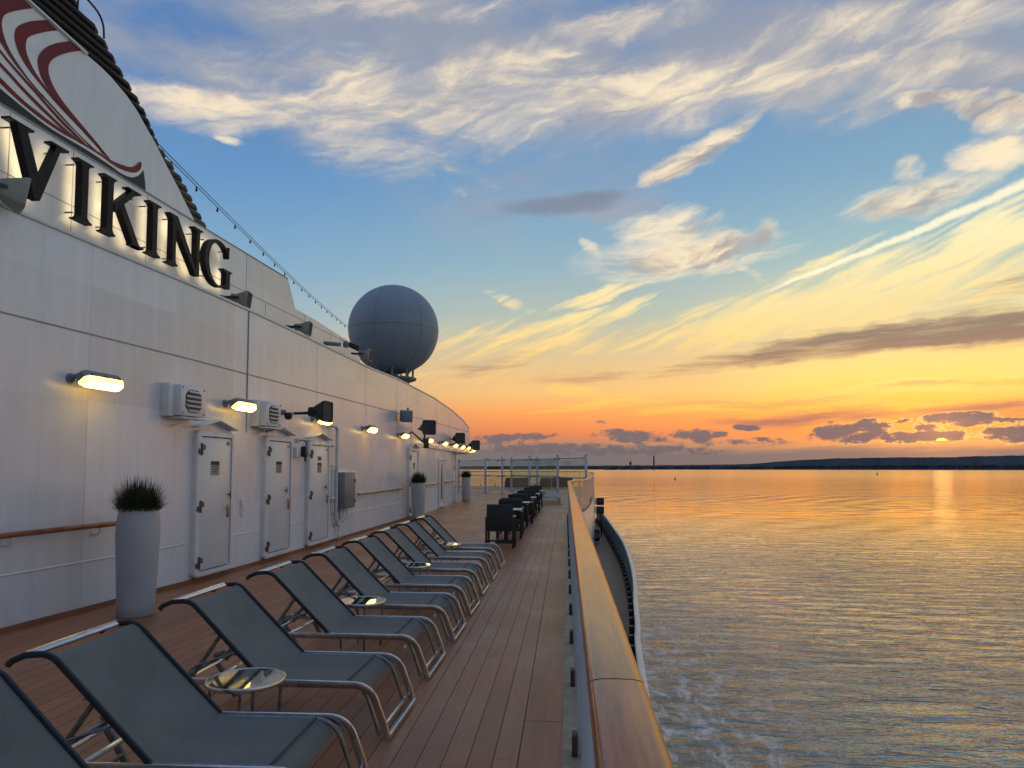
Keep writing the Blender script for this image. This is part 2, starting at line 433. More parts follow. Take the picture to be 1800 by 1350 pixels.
def make_teak():
    m, N, b = principled('varnished_teak')
    P = pos(N)
    grain = N.noise(N.mapping(P, scale=(60, 2.2, 60)), 1.0, 7, .65, .4)
    wear = N.noise(N.mapping(P, scale=(8, 1.6, 3)), 1.0, 6, .65)
    nrm = N.n.new('ShaderNodeNewGeometry').outputs['Normal']; nx, ny, nz = N.sep(nrm)
    c = N.mix(N.mr(grain, .3, .72), S(172, 78, 26), S(104, 42, 12))
    top = N.mr(nz, .9, .995)
    worn = N.math('MULTIPLY', top, N.mr(wear, .32, .62, .35, .9))
    c = N.mix(worn, c, N.mix(N.mr(grain, .3, .7), S(188, 96, 40), S(140, 66, 25)))
    scr = N.noise(N.mapping(P, scale=(90, 30, 20), rot=(0, 0, .6)), 1.0, 3, .5)
    c = N.mix(N.mr(scr, .74, .8, 0, .5), c, S(70, 44, 28))
    N.put(b.inputs['Base Color'], c)
    N.put(b.inputs['Roughness'], N.math('MULTIPLY_ADD', worn, .10, .16))
    b.inputs['Coat Weight'].default_value = .22; b.inputs['Coat Roughness'].default_value = .06
    b.inputs['Specular IOR Level'].default_value = .3
    bn = N.n.new('ShaderNodeBump'); bn.inputs['Distance'].default_value = .0006
    N.put(bn.inputs['Height'], grain); N.put(b.inputs['Normal'], bn.outputs[0])
    return m

def make_glass(name, tint, refl=1.0, rough=.02, haze=0.0):
    """thin pane: fresnel mirror over a tinted see-through sheet"""
    m = bpy.data.materials.new(name); m.use_nodes = True
    N = NT(m.node_tree); N.n.clear()
    out = N.n.new('ShaderNodeOutputMaterial')
    tr = N.n.new('ShaderNodeBsdfTransparent'); tr.inputs[0].default_value = tint
    gl = N.n.new('ShaderNodeBsdfGlossy'); gl.inputs['Roughness'].default_value = rough
    lw = N.n.new('ShaderNodeLayerWeight')
    fr = N.math('MULTIPLY_ADD', N.math('POWER', lw.outputs['Facing'], 5.0), .9, .05)
    mx = N.n.new('ShaderNodeMixShader')
    N.put(mx.inputs[0], N.math('MINIMUM', N.math('MULTIPLY', fr, refl), 1.0)); m.node_tree.links.new(tr.outputs[0], mx.inputs[1]); m.node_tree.links.new(gl.outputs[0], mx.inputs[2])
    last = mx.outputs[0]
    if haze:
        df = N.n.new('ShaderNodeBsdfDiffuse'); df.inputs[0].default_value = (.5, .56, .55, 1)
        m2 = N.n.new('ShaderNodeMixShader'); m2.inputs[0].default_value = haze
        m.node_tree.links.new(last, m2.inputs[1]); m.node_tree.links.new(df.outputs[0], m2.inputs[2]); last = m2.outputs[0]
    m.node_tree.links.new(last, out.inputs[0])
    return m

def make_sling():
    m, N, b = principled('grey_mesh_sling')
    P = N.n.new('ShaderNodeTexCoord').outputs['Object']
    w = N.noise(N.mapping(P, scale=(420, 420, 420)), 1.0, 1, .5)
    n = N.noise(P, 2.5, 4, .6)
    N.put(b.inputs['Base Color'], N.mix(N.mr(n, .3, .7), S(92, 93, 92), S(106, 107, 105)))
    b.inputs['Roughness'].default_value = .72
    b.inputs['Specular IOR Level'].default_value = .3
    b.inputs['Sheen Weight'].default_value = .1
    bn = N.n.new('ShaderNodeBump'); bn.inputs['Distance'].default_value = .0012
    N.put(bn.inputs['Height'], w); N.put(b.inputs['Normal'], bn.outputs[0])
    out = N.n['Material Output']
    tr = N.n.new('ShaderNodeBsdfTransparent'); mx = N.n.new('ShaderNodeMixShader'); mx.inputs[0].default_value = .06
    m.node_tree.links.new(b.outputs[0], mx.inputs[1]); m.node_tree.links.new(tr.outputs[0], mx.inputs[2]); m.node_tree.links.new(mx.outputs[0], out.inputs[0])
    return m

def make_water():
    m, N, b = principled('sea_water')
    P = pos(N); x, y, z = N.sep(P)
    b.inputs['Base Color'].default_value = (.006, .022, .026, 1)
    b.inputs['Roughness'].default_value = .06
    b.inputs['IOR'].default_value = 1.45; b.inputs['Metallic'].default_value = .42
    dist = N.math('SQRT', N.math('MULTIPLY_ADD', x, x, N.math('MULTIPLY', y, y)))
    far = N.mr(dist, 120, 1800)
    vfar = N.mr(dist, 700, 3500)
    # wind chop, crests lying across the view, plus broad slow patches
    q1 = N.mapping(P, rot=(0, 0, R(-16)), scale=(.30, .62, 1))
    n1 = N.noise(q1, 1.0, 5, .58, .6)
    q2 = N.mapping(P, rot=(0, 0, R(22)), scale=(1.0, 1.7, 1))
    n2 = N.noise(q2, 1.0, 4, .6, .3)
    q3 = N.mapping(P, rot=(0, 0, R(-8)), scale=(.035, .075, 1))
    n3 = N.noise(q3, 1.0, 3, .55, .8)
    gust = N.noise(N.mapping(P, scale=(.006, .012, 1)), 1.0, 4, .55, .5)
    # ship's own wash: curved bow-wave train
    wn_ = N.noise(N.mapping(P, scale=(.006, .009, 1)), 1.0, 3, .5)
    ph = N.math('ADD', N.math('MULTIPLY_ADD', x, -.87 * .262, N.math('MULTIPLY', y, .49 * .262)), N.math('MULTIPLY', wn_, 14.0))
    wvf = N.math('MULTIPLY', N.math('SINE', ph), N.mr(N.noise(N.mapping(P, loc=(3, 8, 1), scale=(.008, .006, 1)), 1.0, 2, .5), .42, .62))
    wash = N.math('MULTIPLY', N.mr(dist, 130, 260), N.mr(dist, 800, 480))
    chop = N.math('MULTIPLY_ADD', N.mr(gust, .36, .62), .95, .2)
    chop = N.math('MULTIPLY', chop, N.mr(dist, 55, 260, 1.0, .17))
    h = N.math('MULTIPLY', N.math('MULTIPLY_ADD', n2, .10, N.math('MULTIPLY', n1, .52)), chop)
    n4 = N.noise(N.mapping(P, rot=(0, 0, R(-30)), scale=(2.6, 4.2, 1)), 1.0, 3, .6, .2)
    h = N.math('MULTIPLY_ADD', N.math('MULTIPLY', n4, N.mr(dist, 260, 60)), .035, h)
    q5 = N.mapping(P, rot=(0, 0, R(-12)), scale=(.13, .34, 1))
    n5 = N.math('SUBTRACT', 1.0, N.math('ABSOLUTE', N.math('MULTIPLY_ADD', N.noise(q5, 1.0, 4, .5, .8), 2.0, -1.0)))
    h = N.math('MULTIPLY_ADD', N.math('MULTIPLY', n5, N.mr(dist, 420, 90)), .55, h)
    h = N.math('MULTIPLY_ADD', n3, .42, h)
    h = N.math('MULTIPLY', h, N.math('SUBTRACT', 1.0, N.math('MULTIPLY', vfar, .75)))
    h = N.math('MULTIPLY_ADD', N.math('MULTIPLY', wvf, wash), .24, h)
    # far-off boat's wake: one long thin ridge
    ln = N.math('ADD', N.math('MULTIPLY_ADD', x, -.337, y), -510.0)
    ridge = N.math('MULTIPLY', N.mr(N.math('ABSOLUTE', ln), 6.0, 0.0), N.mr(x, 5, 40))
    h = N.math('MULTIPLY_ADD', ridge, .8, h)
    bn = N.n.new('ShaderNodeBump'); bn.inputs['Distance'].default_value = 1.0
    bn.inputs['Strength'].default_value = 1.0
    N.put(bn.inputs['Height'], h); N.put(b.inputs['Normal'], bn.outputs[0])
    # lacework of foam in the wash beside the hull
    fn = N.noise(N.mapping(P, scale=(.5, .22, 1)), 1.0, 8, .68, .7)
    side = N.math('MULTIPLY', N.mr(N.math('SUBTRACT', x, N.math('MULTIPLY', y, .10)), 26, 4), N.mr(y, 210, 40))
    foam = N.math('MULTIPLY', N.math('MULTIPLY', N.mr(fn, .44, .64), side), .7)
    N.put(b.inputs['Base Color'], N.mix(foam, (.010, .030, .034, 1), (.85, .86, .86, 1)))
    b.inputs['Specular IOR Level'].default_value = 0.0
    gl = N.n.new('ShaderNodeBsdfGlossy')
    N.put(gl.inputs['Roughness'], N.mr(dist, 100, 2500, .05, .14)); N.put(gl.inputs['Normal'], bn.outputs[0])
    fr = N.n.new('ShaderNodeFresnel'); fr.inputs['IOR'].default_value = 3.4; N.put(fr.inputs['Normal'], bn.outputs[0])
    N.put(gl.inputs['Color'], N.mix(N.mr(fr.outputs[0], .27, .46), (.50, .74, .74, 1), (1.0, .89, .68, 1)))  # sunset gold painted into the grazing reflection colour, teal into the facing one
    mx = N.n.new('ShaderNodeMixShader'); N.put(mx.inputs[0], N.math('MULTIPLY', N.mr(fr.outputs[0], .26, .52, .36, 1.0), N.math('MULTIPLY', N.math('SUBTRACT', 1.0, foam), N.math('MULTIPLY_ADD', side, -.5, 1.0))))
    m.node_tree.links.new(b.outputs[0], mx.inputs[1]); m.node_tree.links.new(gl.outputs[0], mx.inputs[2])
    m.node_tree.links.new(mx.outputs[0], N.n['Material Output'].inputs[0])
    return m

M = {}
M['white'] = make_white_paint('white_ship_paint')
M['casing'] = make_white_paint('white_casing_paint', (.68, .68, .68), .36, .012)
M['funnel'] = make_white_paint('white_funnel_paint', (.78, .775, .76), .4, .01, False)
M['trim'] = mat('white_trim_paint', (.66, .67, .68), .32, var=.06)
M['deck'] = make_deck()
M['gutter'] = mat('worn_margin_paint', S(148, 128, 108), .6, var=.3, vscale=6, bump=.002, bscale=25)
M['teak'] = make_teak()
M['gap'] = mat('black_rubber', (.012, .011, .010), .7)
M['steel'] = mat('brushed_steel', (.64, .64, .64), .18, 1.0, var=.1, vscale=12)
M['steel_dull'] = mat('weathered_steel', (.22, .22, .22), .34, .9, var=.2, vscale=18)
M['sling'] = make_sling()
M['binding'] = mat('dark_sling_binding', S(30, 36, 46), .6)
M['glass'] = make_glass('clear_table_glass', (.80, .88, .86, 1), 2.2, .03)
M['pane'] = make_glass('balustrade_glass', (.86, .93, .90, 1), .6, .02, .05)
M['screen'] = make_glass('green_windscreen_glass', (.70, .85, .83, 1), .8, .03, .02)
M['post'] = mat('white_post_paint', S(188, 192, 198), .35, var=.08)
M['block'] = mat('brown_block', S(62, 44, 34), .55, var=.25)
M['black'] = mat('gloss_black_letter', (.008, .008, .010), .5, spec=.2, var=.05)
M['glow'] = mat('letter_backlight', (.8, .7, .5), .5, emit=(1.0, .80, .47), estr=2.2)
M['lens'] = mat('lit_lamp_lens', (.9, .8, .5), .3, emit=(1.0, .58, .10), estr=4.5, var=.03)
M['hot'] = mat('lamp_tube', (.9, .9, .7), .3, emit=(1.0, .68, .15), estr=9.0, var=.02)
M['grey'] = mat('grey_housing', S(112, 118, 124), .45, var=.15)
M['horn'] = mat('olive_grey_horn', S(138, 140, 130), .4, var=.12)
M['dark'] = mat('black_plastic', (.018, .018, .02), .42)
M['mesh'] = mat('dark_grille', (.03, .03, .032), .7, var=.4, vscale=80)
M['red'] = mat('oxide_red_paint', S(120, 42, 40), .42, spec=.2, var=.08)
M['white_stripe'] = mat('white_stripe_paint', (.82, .81, .78), .4, var=.05)
M['charcoal'] = mat('charcoal_paint', S(50, 51, 50), .42, spec=.2, var=.1)
M['rib_black'] = mat('soot_black_louvre', (.012, .012, .012), .5, spec=.2)
M['rib_grey'] = mat('weathered_louvre', S(96, 90, 80), .7, spec=.2, var=.25, vscale=5)
M['dome'] = mat('blue_grey_radome', S(128, 140, 152), .5, var=.05, vscale=.6)
M['pot'] = mat('grey_glazed_pot', S(166, 170, 176), .42, var=.10, vscale=3)
M['soil'] = mat('potting_soil', (.03, .022, .016), .9, var=.4, vscale=60)
M['leaf'] = mat('dark_grass_blade', (.028, .046, .014), .55, var=.5, vscale=30)
M['wicker'] = mat('black_wicker', (.014, .013, .013), .6, var=.4, vscale=90, bump=.003, bscale=160)
M['tabletop'] = mat('pale_table_top', (.55, .54, .52), .15, var=.05)
M['handrail'] = mat('red_teak_rail', S(132, 72, 44), .3, var=.3, vscale=4, stretch=(10, 1, 10), coat=.4)
M['door'] = mat('white_door_paint', (.65, .655, .68), .36, var=.05, vscale=1.5, bump=.001, bscale=6)
M['seamdark'] = mat('caulked_seam', S(152, 150, 150), .7)
M['rust'] = mat('rusty_hinge', S(92, 78, 74), .55, .3, var=.4, vscale=60)
M['brass'] = mat('worn_brass', S(150, 126, 100), .35, .8, var=.3, vscale=50)
M['sign'] = mat('grey_notice', S(150, 148, 140), .5)
M['signtext'] = mat('notice_print', S(40, 40, 38), .6)
M['hull'] = make_white_paint('white_hull_paint', (.62, .62, .62), .4, .03)
M['bulwark'] = mat('blue_grey_bulwark_paint', S(92, 102, 114), .5, var=.15)
M['capwhite'] = mat('cream_cap_paint', S(222, 212, 196), .4, var=.1)
M['lowdeck'] = mat('lower_deck_paint', S(120, 92, 66), .55, var=.2, vscale=2)
M['window'] = mat('dark_window', (.02, .024, .03), .08)
M['cushion'] = mat('dark_cushion', S(30, 30, 33), .8, var=.2)
M['pale_sling'] = mat('pale_grey_sling', S(128, 134, 136), .65, var=.08)
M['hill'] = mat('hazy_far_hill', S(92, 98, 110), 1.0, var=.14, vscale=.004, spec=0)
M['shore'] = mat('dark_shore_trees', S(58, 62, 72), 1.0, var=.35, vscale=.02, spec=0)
M['stack'] = mat('far_masonry', S(92, 94, 100), 1.0, var=.15, vscale=.05, spec=0)
M['buoy'] = mat('dark_buoy', S(30, 30, 34), .6)
M['base_strip'] = mat('brown_base_strip', S(132, 86, 58), .6, var=.2)
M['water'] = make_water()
# ================================================================ MESH HELPERS
def link(o, parent=None):
    col.objects.link(o)
    if parent: o.parent = parent
    return o
class MB:
    """collects shapes for ONE mesh"""
    def __init__(s): s.bm = bmesh.new()
    def _new(s, before):
        return [f for f in s.bm.faces if f not in before]
    def box(s, c, d, rot=None, bev=0.0, mi=0, segs=2):
        r = bmesh.ops.create_cube(s.bm, size=1.0)
        vs = r['verts']
        for v in vs: v.co = Vector((v.co.x * d[0], v.co.y * d[1], v.co.z * d[2]))
        if bev:
            es = list({e for v in vs for e in v.link_edges})
            rr = bmesh.ops.bevel(s.bm, geom=es, offset=bev, segments=segs, profile=.5, affect='EDGES')
            vs = list({v for f in rr['faces'] for v in f.verts} | {v for v in vs if v.is_valid})
        mt = Matrix.Translation(c) @ (rot.to_4x4() if rot else Matrix.Identity(4))
        fs = set()
        for v in vs:
            if v.is_valid:
                v.co = mt @ v.co
                fs.update(v.link_faces)
        for f in fs: f.material_index = mi
        return s
    def tube(s, pts, r=.01, n=10, sec=None, closed=False, mi=0, cap=True, up=None):
        """sweep a section (list of (a,b) or circle r) along a path"""
        pts = [Vector(p) for p in pts]
        if sec is None:
            rr = r if hasattr(r, '__len__') else [r] * len(pts)
            secs = [[(k * math.cos(2 * math.pi * i / n), k * math.sin(2 * math.pi * i / n)) for i in range(n)] for k in rr]
        else: secs = [sec] * len(pts)
        m = len(secs[0]); rings = []; nrm = None; L = len(pts)
        for i, p in enumerate(pts):
            if closed: t = pts[(i + 1) % L] - pts[i - 1]
            elif i == 0: t = pts[1] - p
            elif i == L - 1: t = p - pts[-2]
            else: t = (pts[i + 1] - p).normalized() + (p - pts[i - 1]).normalized()
            t.normalize()
            if up is not None:
                u = Vector(up); a = t.cross(u)
                if a.length < 1e-4: a = Vector((1, 0, 0))
                a.normalize(); b = a.cross(t); nrm = a
            else:
                if nrm is None:
                    nrm = t.cross(Vector((0, 0, 1)))
                    if nrm.length < 1e-3: nrm = t.cross(Vector((0, 1, 0)))
                nrm = (nrm - t * nrm.dot(t)).normalized(); a = nrm; b = a.cross(t)
            rings.append([s.bm.verts.new(p + a * q[0] + b * q[1]) for q in secs[i]])
        k = L if closed else L - 1
        for i in range(k):
            A, B = rings[i], rings[(i + 1) % L]
            for j in range(m):
                f = s.bm.faces.new((A[j], A[(j + 1) % m], B[(j + 1) % m], B[j])); f.material_index = mi
        if cap and not closed:
            for A in (rings[0], rings[-1]):
                f = s.bm.faces.new(A); f.material_index = mi
        return s
    def lathe(s, prof, c=(0, 0, 0), n=32, mi=0, axis=None):
        rings = []
        for (r, z) in prof:
            if r < 1e-6: rings.append([s.bm.verts.new((0, 0, z))])
            else: rings.append([s.bm.verts.new((r * math.cos(2 * math.pi * i / n), r * math.sin(2 * math.pi * i / n), z)) for i in range(n)])
        for A, B in zip(rings, rings[1:]):
            for j in range(n):
                k = (j + 1) % n
                if len(A) == 1 and len(B) == 1: continue
                if len(A) == 1: f = s.bm.faces.new((A[0], B[k], B[j]))
                elif len(B) == 1: f = s.bm.faces.new((A[j], A[k], B[0]))
                else: f = s.bm.faces.new((A[j], A[k], B[k], B[j]))
                f.material_index = mi
        mt = Matrix.Translation(c)
        if axis is not None: mt = mt @ Vector((0, 0, 1)).rotation_difference(Vector(axis)).to_matrix().to_4x4()
        for ring in rings:
            for v in ring: v.co = mt @ v.co
        return s
    def prism(s, outline, fn0, fn1, mi=0, mback=None, mfront=None):
        """outline of (u,v); fn0/fn1 map to the back and front 3D point"""
        A = [s.bm.verts.new(fn0(*p)) for p in outline]; B = [s.bm.verts.new(fn1(*p)) for p in outline]
        n = len(A)
        f = s.bm.faces.new(B); f.material_index = mi if mfront is None else mfront
        f = s.bm.faces.new(A[::-1]); f.material_index = mi if mback is None else mback
        for i in range(n):
            f = s.bm.faces.new((A[i], A[(i + 1) % n], B[(i + 1) % n], B[i])); f.material_index = mi
        return s
    def face(s, pts, mi=0):
        f = s.bm.faces.new([s.bm.verts.new(p) for p in pts]); f.material_index = mi
        return s
    def grid(s, rows, mi=0):
        g = [[s.bm.verts.new(p) for p in r] for r in rows]
        for a, b in zip(g, g[1:]):
            for j in range(len(a) - 1):
                f = s.bm.faces.new((a[j], a[j + 1], b[j + 1], b[j])); f.material_index = mi
        return s
    def build(s, name, mats, parent=None, smooth=38, loc=None, rot=None, recalc=True):
        bm = s.bm; bm.normal_update()
        big = [f for f in bm.faces if len(f.verts) > 4]
        if big: bmesh.ops.triangulate(bm, faces=big, ngon_method='EAR_CLIP')
        if recalc: bmesh.ops.recalc_face_normals(bm, faces=bm.faces)
        me = bpy.data.meshes.new(name); bm.to_mesh(me); bm.free()
        for m in (mats if isinstance(mats, (list, tuple)) else [mats]): me.materials.append(m)
        if smooth:
            me.polygons.foreach_set('use_smooth', [True] * len(me.polygons))
            me.set_sharp_from_angle(angle=R(smooth))
        o = bpy.data.objects.new(name, me)
        if loc: o.location = loc
        if rot: o.rotation_euler = rot
        return link(o, parent)
def tag(o, label=None, cat=None, group=None, kind=None):
    if label: o['label'] = label
    if cat: o['category'] = cat
    if group: o['group'] = group
    if kind: o['kind'] = kind
    return o
def thing(name, label, cat, loc=(0, 0, 0), rz=0, group=None):
    o = bpy.data.objects.new(name, None); o.location = loc; o.rotation_euler = (0, 0, rz); o.empty_display_size = .2
    link(o); return tag(o, label, cat, group)
def copy_tree(o, parent=None):
    kids = list(o.children)
    c = o.copy(); col.objects.link(c)
    if parent is not None: c.parent = parent
    for k in kids: copy_tree(k, c)
    return c
def interp(t, tab):
    if t <= tab[0][0]: return tab[0][1]
    for (a, va), (b, vb) in zip(tab, tab[1:]):
        if t <= b: return va + (vb - va) * (t - a) / (b - a)
    return tab[-1][1]
def smooth_path(pts, n=8):
    """Catmull-Rom"""
    P = [Vector(p) for p in pts]; out = []
    for i in range(len(P) - 1):
        p0 = P[max(i - 1, 0)]; p1 = P[i]; p2 = P[i + 1]; p3 = P[min(i + 2, len(P) - 1)]
        for k in range(n):
            t = k / n
            out.append(.5 * ((2 * p1) + (p2 - p0) * t + (2 * p0 - 5 * p1 + 4 * p2 - p3) * t * t + (3 * p1 - p0 - 3 * p2 + p3) * t ** 3))
    out.append(P[-1]); return out
def offset_path(pts, d):
    """shift a plan path to its right by d"""
    out = []
    for i, p in enumerate(pts):
        a = pts[max(i - 1, 0)]; b = pts[min(i + 1, len(pts) - 1)]
        t = Vector((b[0] - a[0], b[1] - a[1])); t.normalize()
        out.append((p[0] + t.y * d, p[1] - t.x * d))
    return out
def arc(cx, cz, r, a0, a1, n=6):
    return [(cx + r * math.cos(R(a0 + (a1 - a0) * i / n)), cz + r * math.sin(R(a0 + (a1 - a0) * i / n))) for i in range(n + 1)]
def rrect(w, h, r, n=3):
    """rounded rectangle section"""
    o = []
    for sx, sy, a in ((1, 1, 0), (-1, 1, 90), (-1, -1, 180), (1, -1, 270)):
        for i in range(n + 1):
            t = R(a + 90 * i / n); o.append((sx * (w / 2 - r) + r * math.cos(t), sy * (h / 2 - r) + r * math.sin(t)))
    return o
def flat_strip(name, left, right, z, m):
    b = MB()
    b.grid([[(l[0], l[1], z), (r[0], r[1], z)] for l, r in zip(left, right)])
    return b.build(name, m, smooth=None)
# ================================================================ PLAN OF THE SHIP (metres; +Y runs aft along the deck)
WALL = [(-4, -6.45), (0, -6.2), (4, -6.0), (7, -5.78), (10, -5.53), (12, -5.43), (14.5, -5.38), (22, -5.3), (26, -5.24), (32, -5.2),
        (38, -5.2), (39.2, -5.32), (40.2, -5.62), (41, -6.1), (41.6, -6.8), (42, -7.8), (42.2, -12)]
LOW = [(25.5, -5.27), (28, -5.30), (31, -5.30), (33, -5.38), (35.5, -5.62), (37.2, -5.95), (38.5, -6.6), (39.2, -7.6), (39.4, -12)]
def xw(y): return interp(y, [w for w in WALL if w[0] <= 38.001] )
def slope(y):
    """heading of the wall in plan (rotation about z that turns +Y onto the wall)"""
    a = xw(y - .6); b = xw(y + .6)
    return -math.atan2(b - a, 1.2)
RAILP = smooth_path([(.108, -4, 0), (.108, 2, 0), (.108, 8, 0), (.108, 14, 0), (.108, 20, 0), (.108, 24.2, 0), (.18, 25.6, 0), (.66, 28, 0), (1.02, 32, 0), (1.3, 37, 0),
                     (1.58, 42, 0), (1.82, 47, 0), (2.04, 53, 0), (2.2, 59, 0), (2.1, 62, 0), (1.5, 64.4, 0), (0, 65.6, 0), (-4, 66, 0), (-10, 66, 0), (-14, 66, 0)], 6)
RAILP = [(p.x, p.y) for p in RAILP]
def railz(y): return 1.24 + .12 * max(0, min(1, (y - 26) / 36))

# ---------------------------------------------------------------- decks, gutter, water
b = MB()
edge = offset_path(RAILP, -.135)
b.face([(x, y, 0) for x, y in edge] + [(-14, -4, 0)])
tag(b.build('deck_floor', M['deck'], smooth=None), kind='structure')
inner = offset_path(RAILP, -.137); outer = offset_path(RAILP, .03)
tag(flat_strip('deck_gutter', inner, outer, .004, M['gutter']), kind='structure')
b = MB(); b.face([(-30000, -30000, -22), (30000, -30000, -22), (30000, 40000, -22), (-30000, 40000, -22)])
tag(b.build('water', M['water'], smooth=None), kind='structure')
BUL = smooth_path([(.3, -4, 0), (.72, 4, 0), (1.05, 9, 0), (1.38, 14.2, 0), (1.55, 16, 0), (1.8, 19.1, 0), (2.09, 22.4, 0), (2.39, 27.2, 0), (2.66, 34, 0), (2.73, 42, 0), (2.76, 55, 0), (2.6, 62, 0)], 5)
BUL = [(p.x, p.y) for p in BUL]
b = MB(); b.face([(x, y, -2.9) for x, y in BUL] + [(-3, 62, -2.9), (-3, -4, -2.9)])
tag(b.build('lower_deck', M['lowdeck'], smooth=None), kind='structure')

# lower bulwark with its rail cap and foot brackets
bw = thing('bulwark', 'curved bulwark with pale cap rail along the lower deck beside the water', 'bulwark')
b = MB()
b.tube([(x, y, -2.35) for x, y in BUL], sec=[(-.03, -.56), (.03, -.56), (.03, .55), (-.03, .55)], up=(0, 0, 1)); b.build('plating', M['bulwark'], bw)
b = MB(); b.tube([(x, y, -1.76) for x, y in BUL], sec=rrect(.12, .06, .025), up=(0, 0, 1)); b.build('cap_rail', M['capwhite'], bw)
ins = offset_path(BUL, -.10)
acc = 0
for (p, q) in zip(ins, ins[1:]):
    L = math.hypot(q[0] - p[0], q[1] - p[1]); k = 0
    while acc < L:
        t = acc / L; b = MB(); b.box((p[0] + (q[0] - p[0]) * t, p[1] + (q[1] - p[1]) * t, -2.78), (.16, .22, .24), bev=.03); b.build('foot_bracket', M['dark'], bw); acc += 1.1
    acc -= L
# hull below and house side between the two decks
h = thing('ship_hull', 'white ship side under the deck edge, below the wooden rail', 'ship hull')
b = MB(); b.grid([[(x, y, -.004) for x, y in offset_path(RAILP, .035)], [(x, y, -2.9) for x, y in offset_path(RAILP, .035)]]); b.build('house_side', M['hull'], h)
b = MB(); b.grid([[(x + .03, y, -2.9) for x, y in BUL], [(x - .2, y, -12) for x, y in BUL], [(x - 1.2, y, -23) for x, y in BUL]])
b.build('side_plating', M['hull'], h)

# ---------------------------------------------------------------- guard rail: teak cap on posts with glass between
gr = thing('guard_rail', 'long varnished wooden rail on white posts with glass panes, running aft', 'railing')
def rail_pt(p): return (p[0], p[1], railz(p[1]) - .035)
# dense resample of the rail line
dens_ = [RAILP[0]]; dist_ = [0.0]
for p in RAILP[1:]:
    dist_.append(dist_[-1] + math.hypot(p[0] - dens_[-1][0], p[1] - dens_[-1][1])); dens_.append(p)
def along(s):
    s = max(0, min(dist_[-1], s))
    for i in range(len(dens_) - 1):
        if s <= dist_[i + 1]:
            t = (s - dist_[i]) / (dist_[i + 1] - dist_[i] + 1e-9); p, q = dens_[i], dens_[i + 1]
            return (p[0] + (q[0] - p[0]) * t, p[1] + (q[1] - p[1]) * t)
    return dens_[-1]
def cap_section(w=.124, hh=.068):
    o = []
    for i in range(9):          # crowned top with big shoulders
        t = R(180 - 180 * i / 8); o.append((w / 2 * abs(math.cos(t)) ** .55 * (1 if math.cos(t) > 0 else -1), .012 + (hh / 2 - .012) * abs(math.sin(t)) ** .6))
    o += [(w / 2, -.004), (w / 2 - .012, -.026), (w / 2 - .034, -hh / 2), (-w / 2 + .034, -hh / 2), (-w / 2 + .012, -.026), (-w / 2, -.004)]
    return o
joints = [0, 2.6, 5.6, 8.6, 11.7, 14.75, 17.8, 20.9, 24.0, 27.0, 29.2, 29.9, 33, 36, 39, 42, 45, 48, 51, 54, 57, 60, 63, 65, 67, 69, 71, 74, 77, 80, 83, dist_[-1]]
b = MB()
for a, c in zip(joints, joints[1:]):
    n = max(2, int((c - a) / .35)); g = .0035
    b.tube([rail_pt(along(a + g + (c - a - 2 * g) * i / n)) for i in range(n + 1)], sec=cap_section(), up=(0, 0, 1))
    p0, p1 = rail_pt(along(c - .02)), rail_pt(along(min(c + .02, dist_[-1])))
    if c < dist_[-1]: k = MB(); k.tube([p0, p1], sec=cap_section(.119, .063), up=(0, 0, 1)); k.build('joint_seal', M['gap'], gr)
b.build('handrail', M['teak'], gr, smooth=50)
ps = 5.65; prev = None
while ps < dist_[-1]:
    p = along(ps); q = along(ps + .05); ang = -math.atan2(q[0] - p[0], q[1] - p[1]); rot = Matrix.Rotation(ang, 3, 'Z')
    off = rot @ Vector((-.024, 0, 0)); zt = railz(p[1]) - .07
    b = MB(); b.box((p[0] + off.x, p[1] + off.y, zt / 2), (.05, .014, zt), rot, .003); po = b.build('post', M['post'], gr)
    o2 = rot @ Vector((-.064, 0, 0))
    b = MB(); b.box((p[0] + o2.x, p[1] + o2.y, .062), (.034, .11, .124), rot, .006); b.build('block', M['block'], po)
    if prev is not None:
        a1 = along(prev + .03); a2 = along((prev + ps) / 2); a3 = along(ps - .03); zz = zt - .03
        b = MB(); b.grid([[(q_[0], q_[1], .07) for q_ in (a1, a2, a3)], [(q_[0], q_[1], zz) for q_ in (a1, a2, a3)]])
        b.build('glass_pane', M['pane'], gr, smooth=None)
    prev = ps; ps += 1.35
# ================================================================ DECKHOUSE: the long white wall
dh = thing('deckhouse', 'long white plated deckhouse wall with doors on the left side', 'deckhouse')
TOP = [(0, 4.40), (19, 4.42), (22, 4.50), (28, 4.47), (32, 4.33), (36, 4.08), (38, 3.8), (40, 3.5), (42.2, 3.3)]
ys = []
W2 = []
for (y0, x0), (y1, x1) in zip(WALL, WALL[1:]):
    n = max(1, int(math.hypot(y1 - y0, x1 - x0) / 1.0)); W2 += [(x0 + (x1 - x0) * i / n, y0 + (y1 - y0) * i / n) for i in range(n)]
W2.append((WALL[-1][1], WALL[-1][0]))
b = MB()
near = [p for p in W2 if p[1] <= 25.5] + [(xw(25.5), 25.5)]
farw = [(xw(25.5), 25.5)] + [p for p in W2 if p[1] > 25.5]
b.grid([[(x, y, 0) for x, y in near], [(x, y, interp(y, TOP)) for x, y in near]])
b.grid([[(x, y, 2.46) for x, y in farw], [(x, y, interp(y, TOP)) for x, y in farw]])
b.grid([[(x, y, 0) for y, x in LOW], [(x, y, 2.46) for y, x in LOW]])
b.face([(xw(25.5), 25.5, 0), (LOW[0][1], 25.5, 0), (LOW[0][1], 25.5, 2.46), (xw(25.5), 25.5, 2.46)])
b.build('wall_plating', M['white'], dh, smooth=30, recalc=False)
b = MB(); b.face([(x, y, 2.46) for x, y in farw] + [(-12, 25.5, 2.46)]); b.build('soffit', M['trim'], dh, smooth=None)
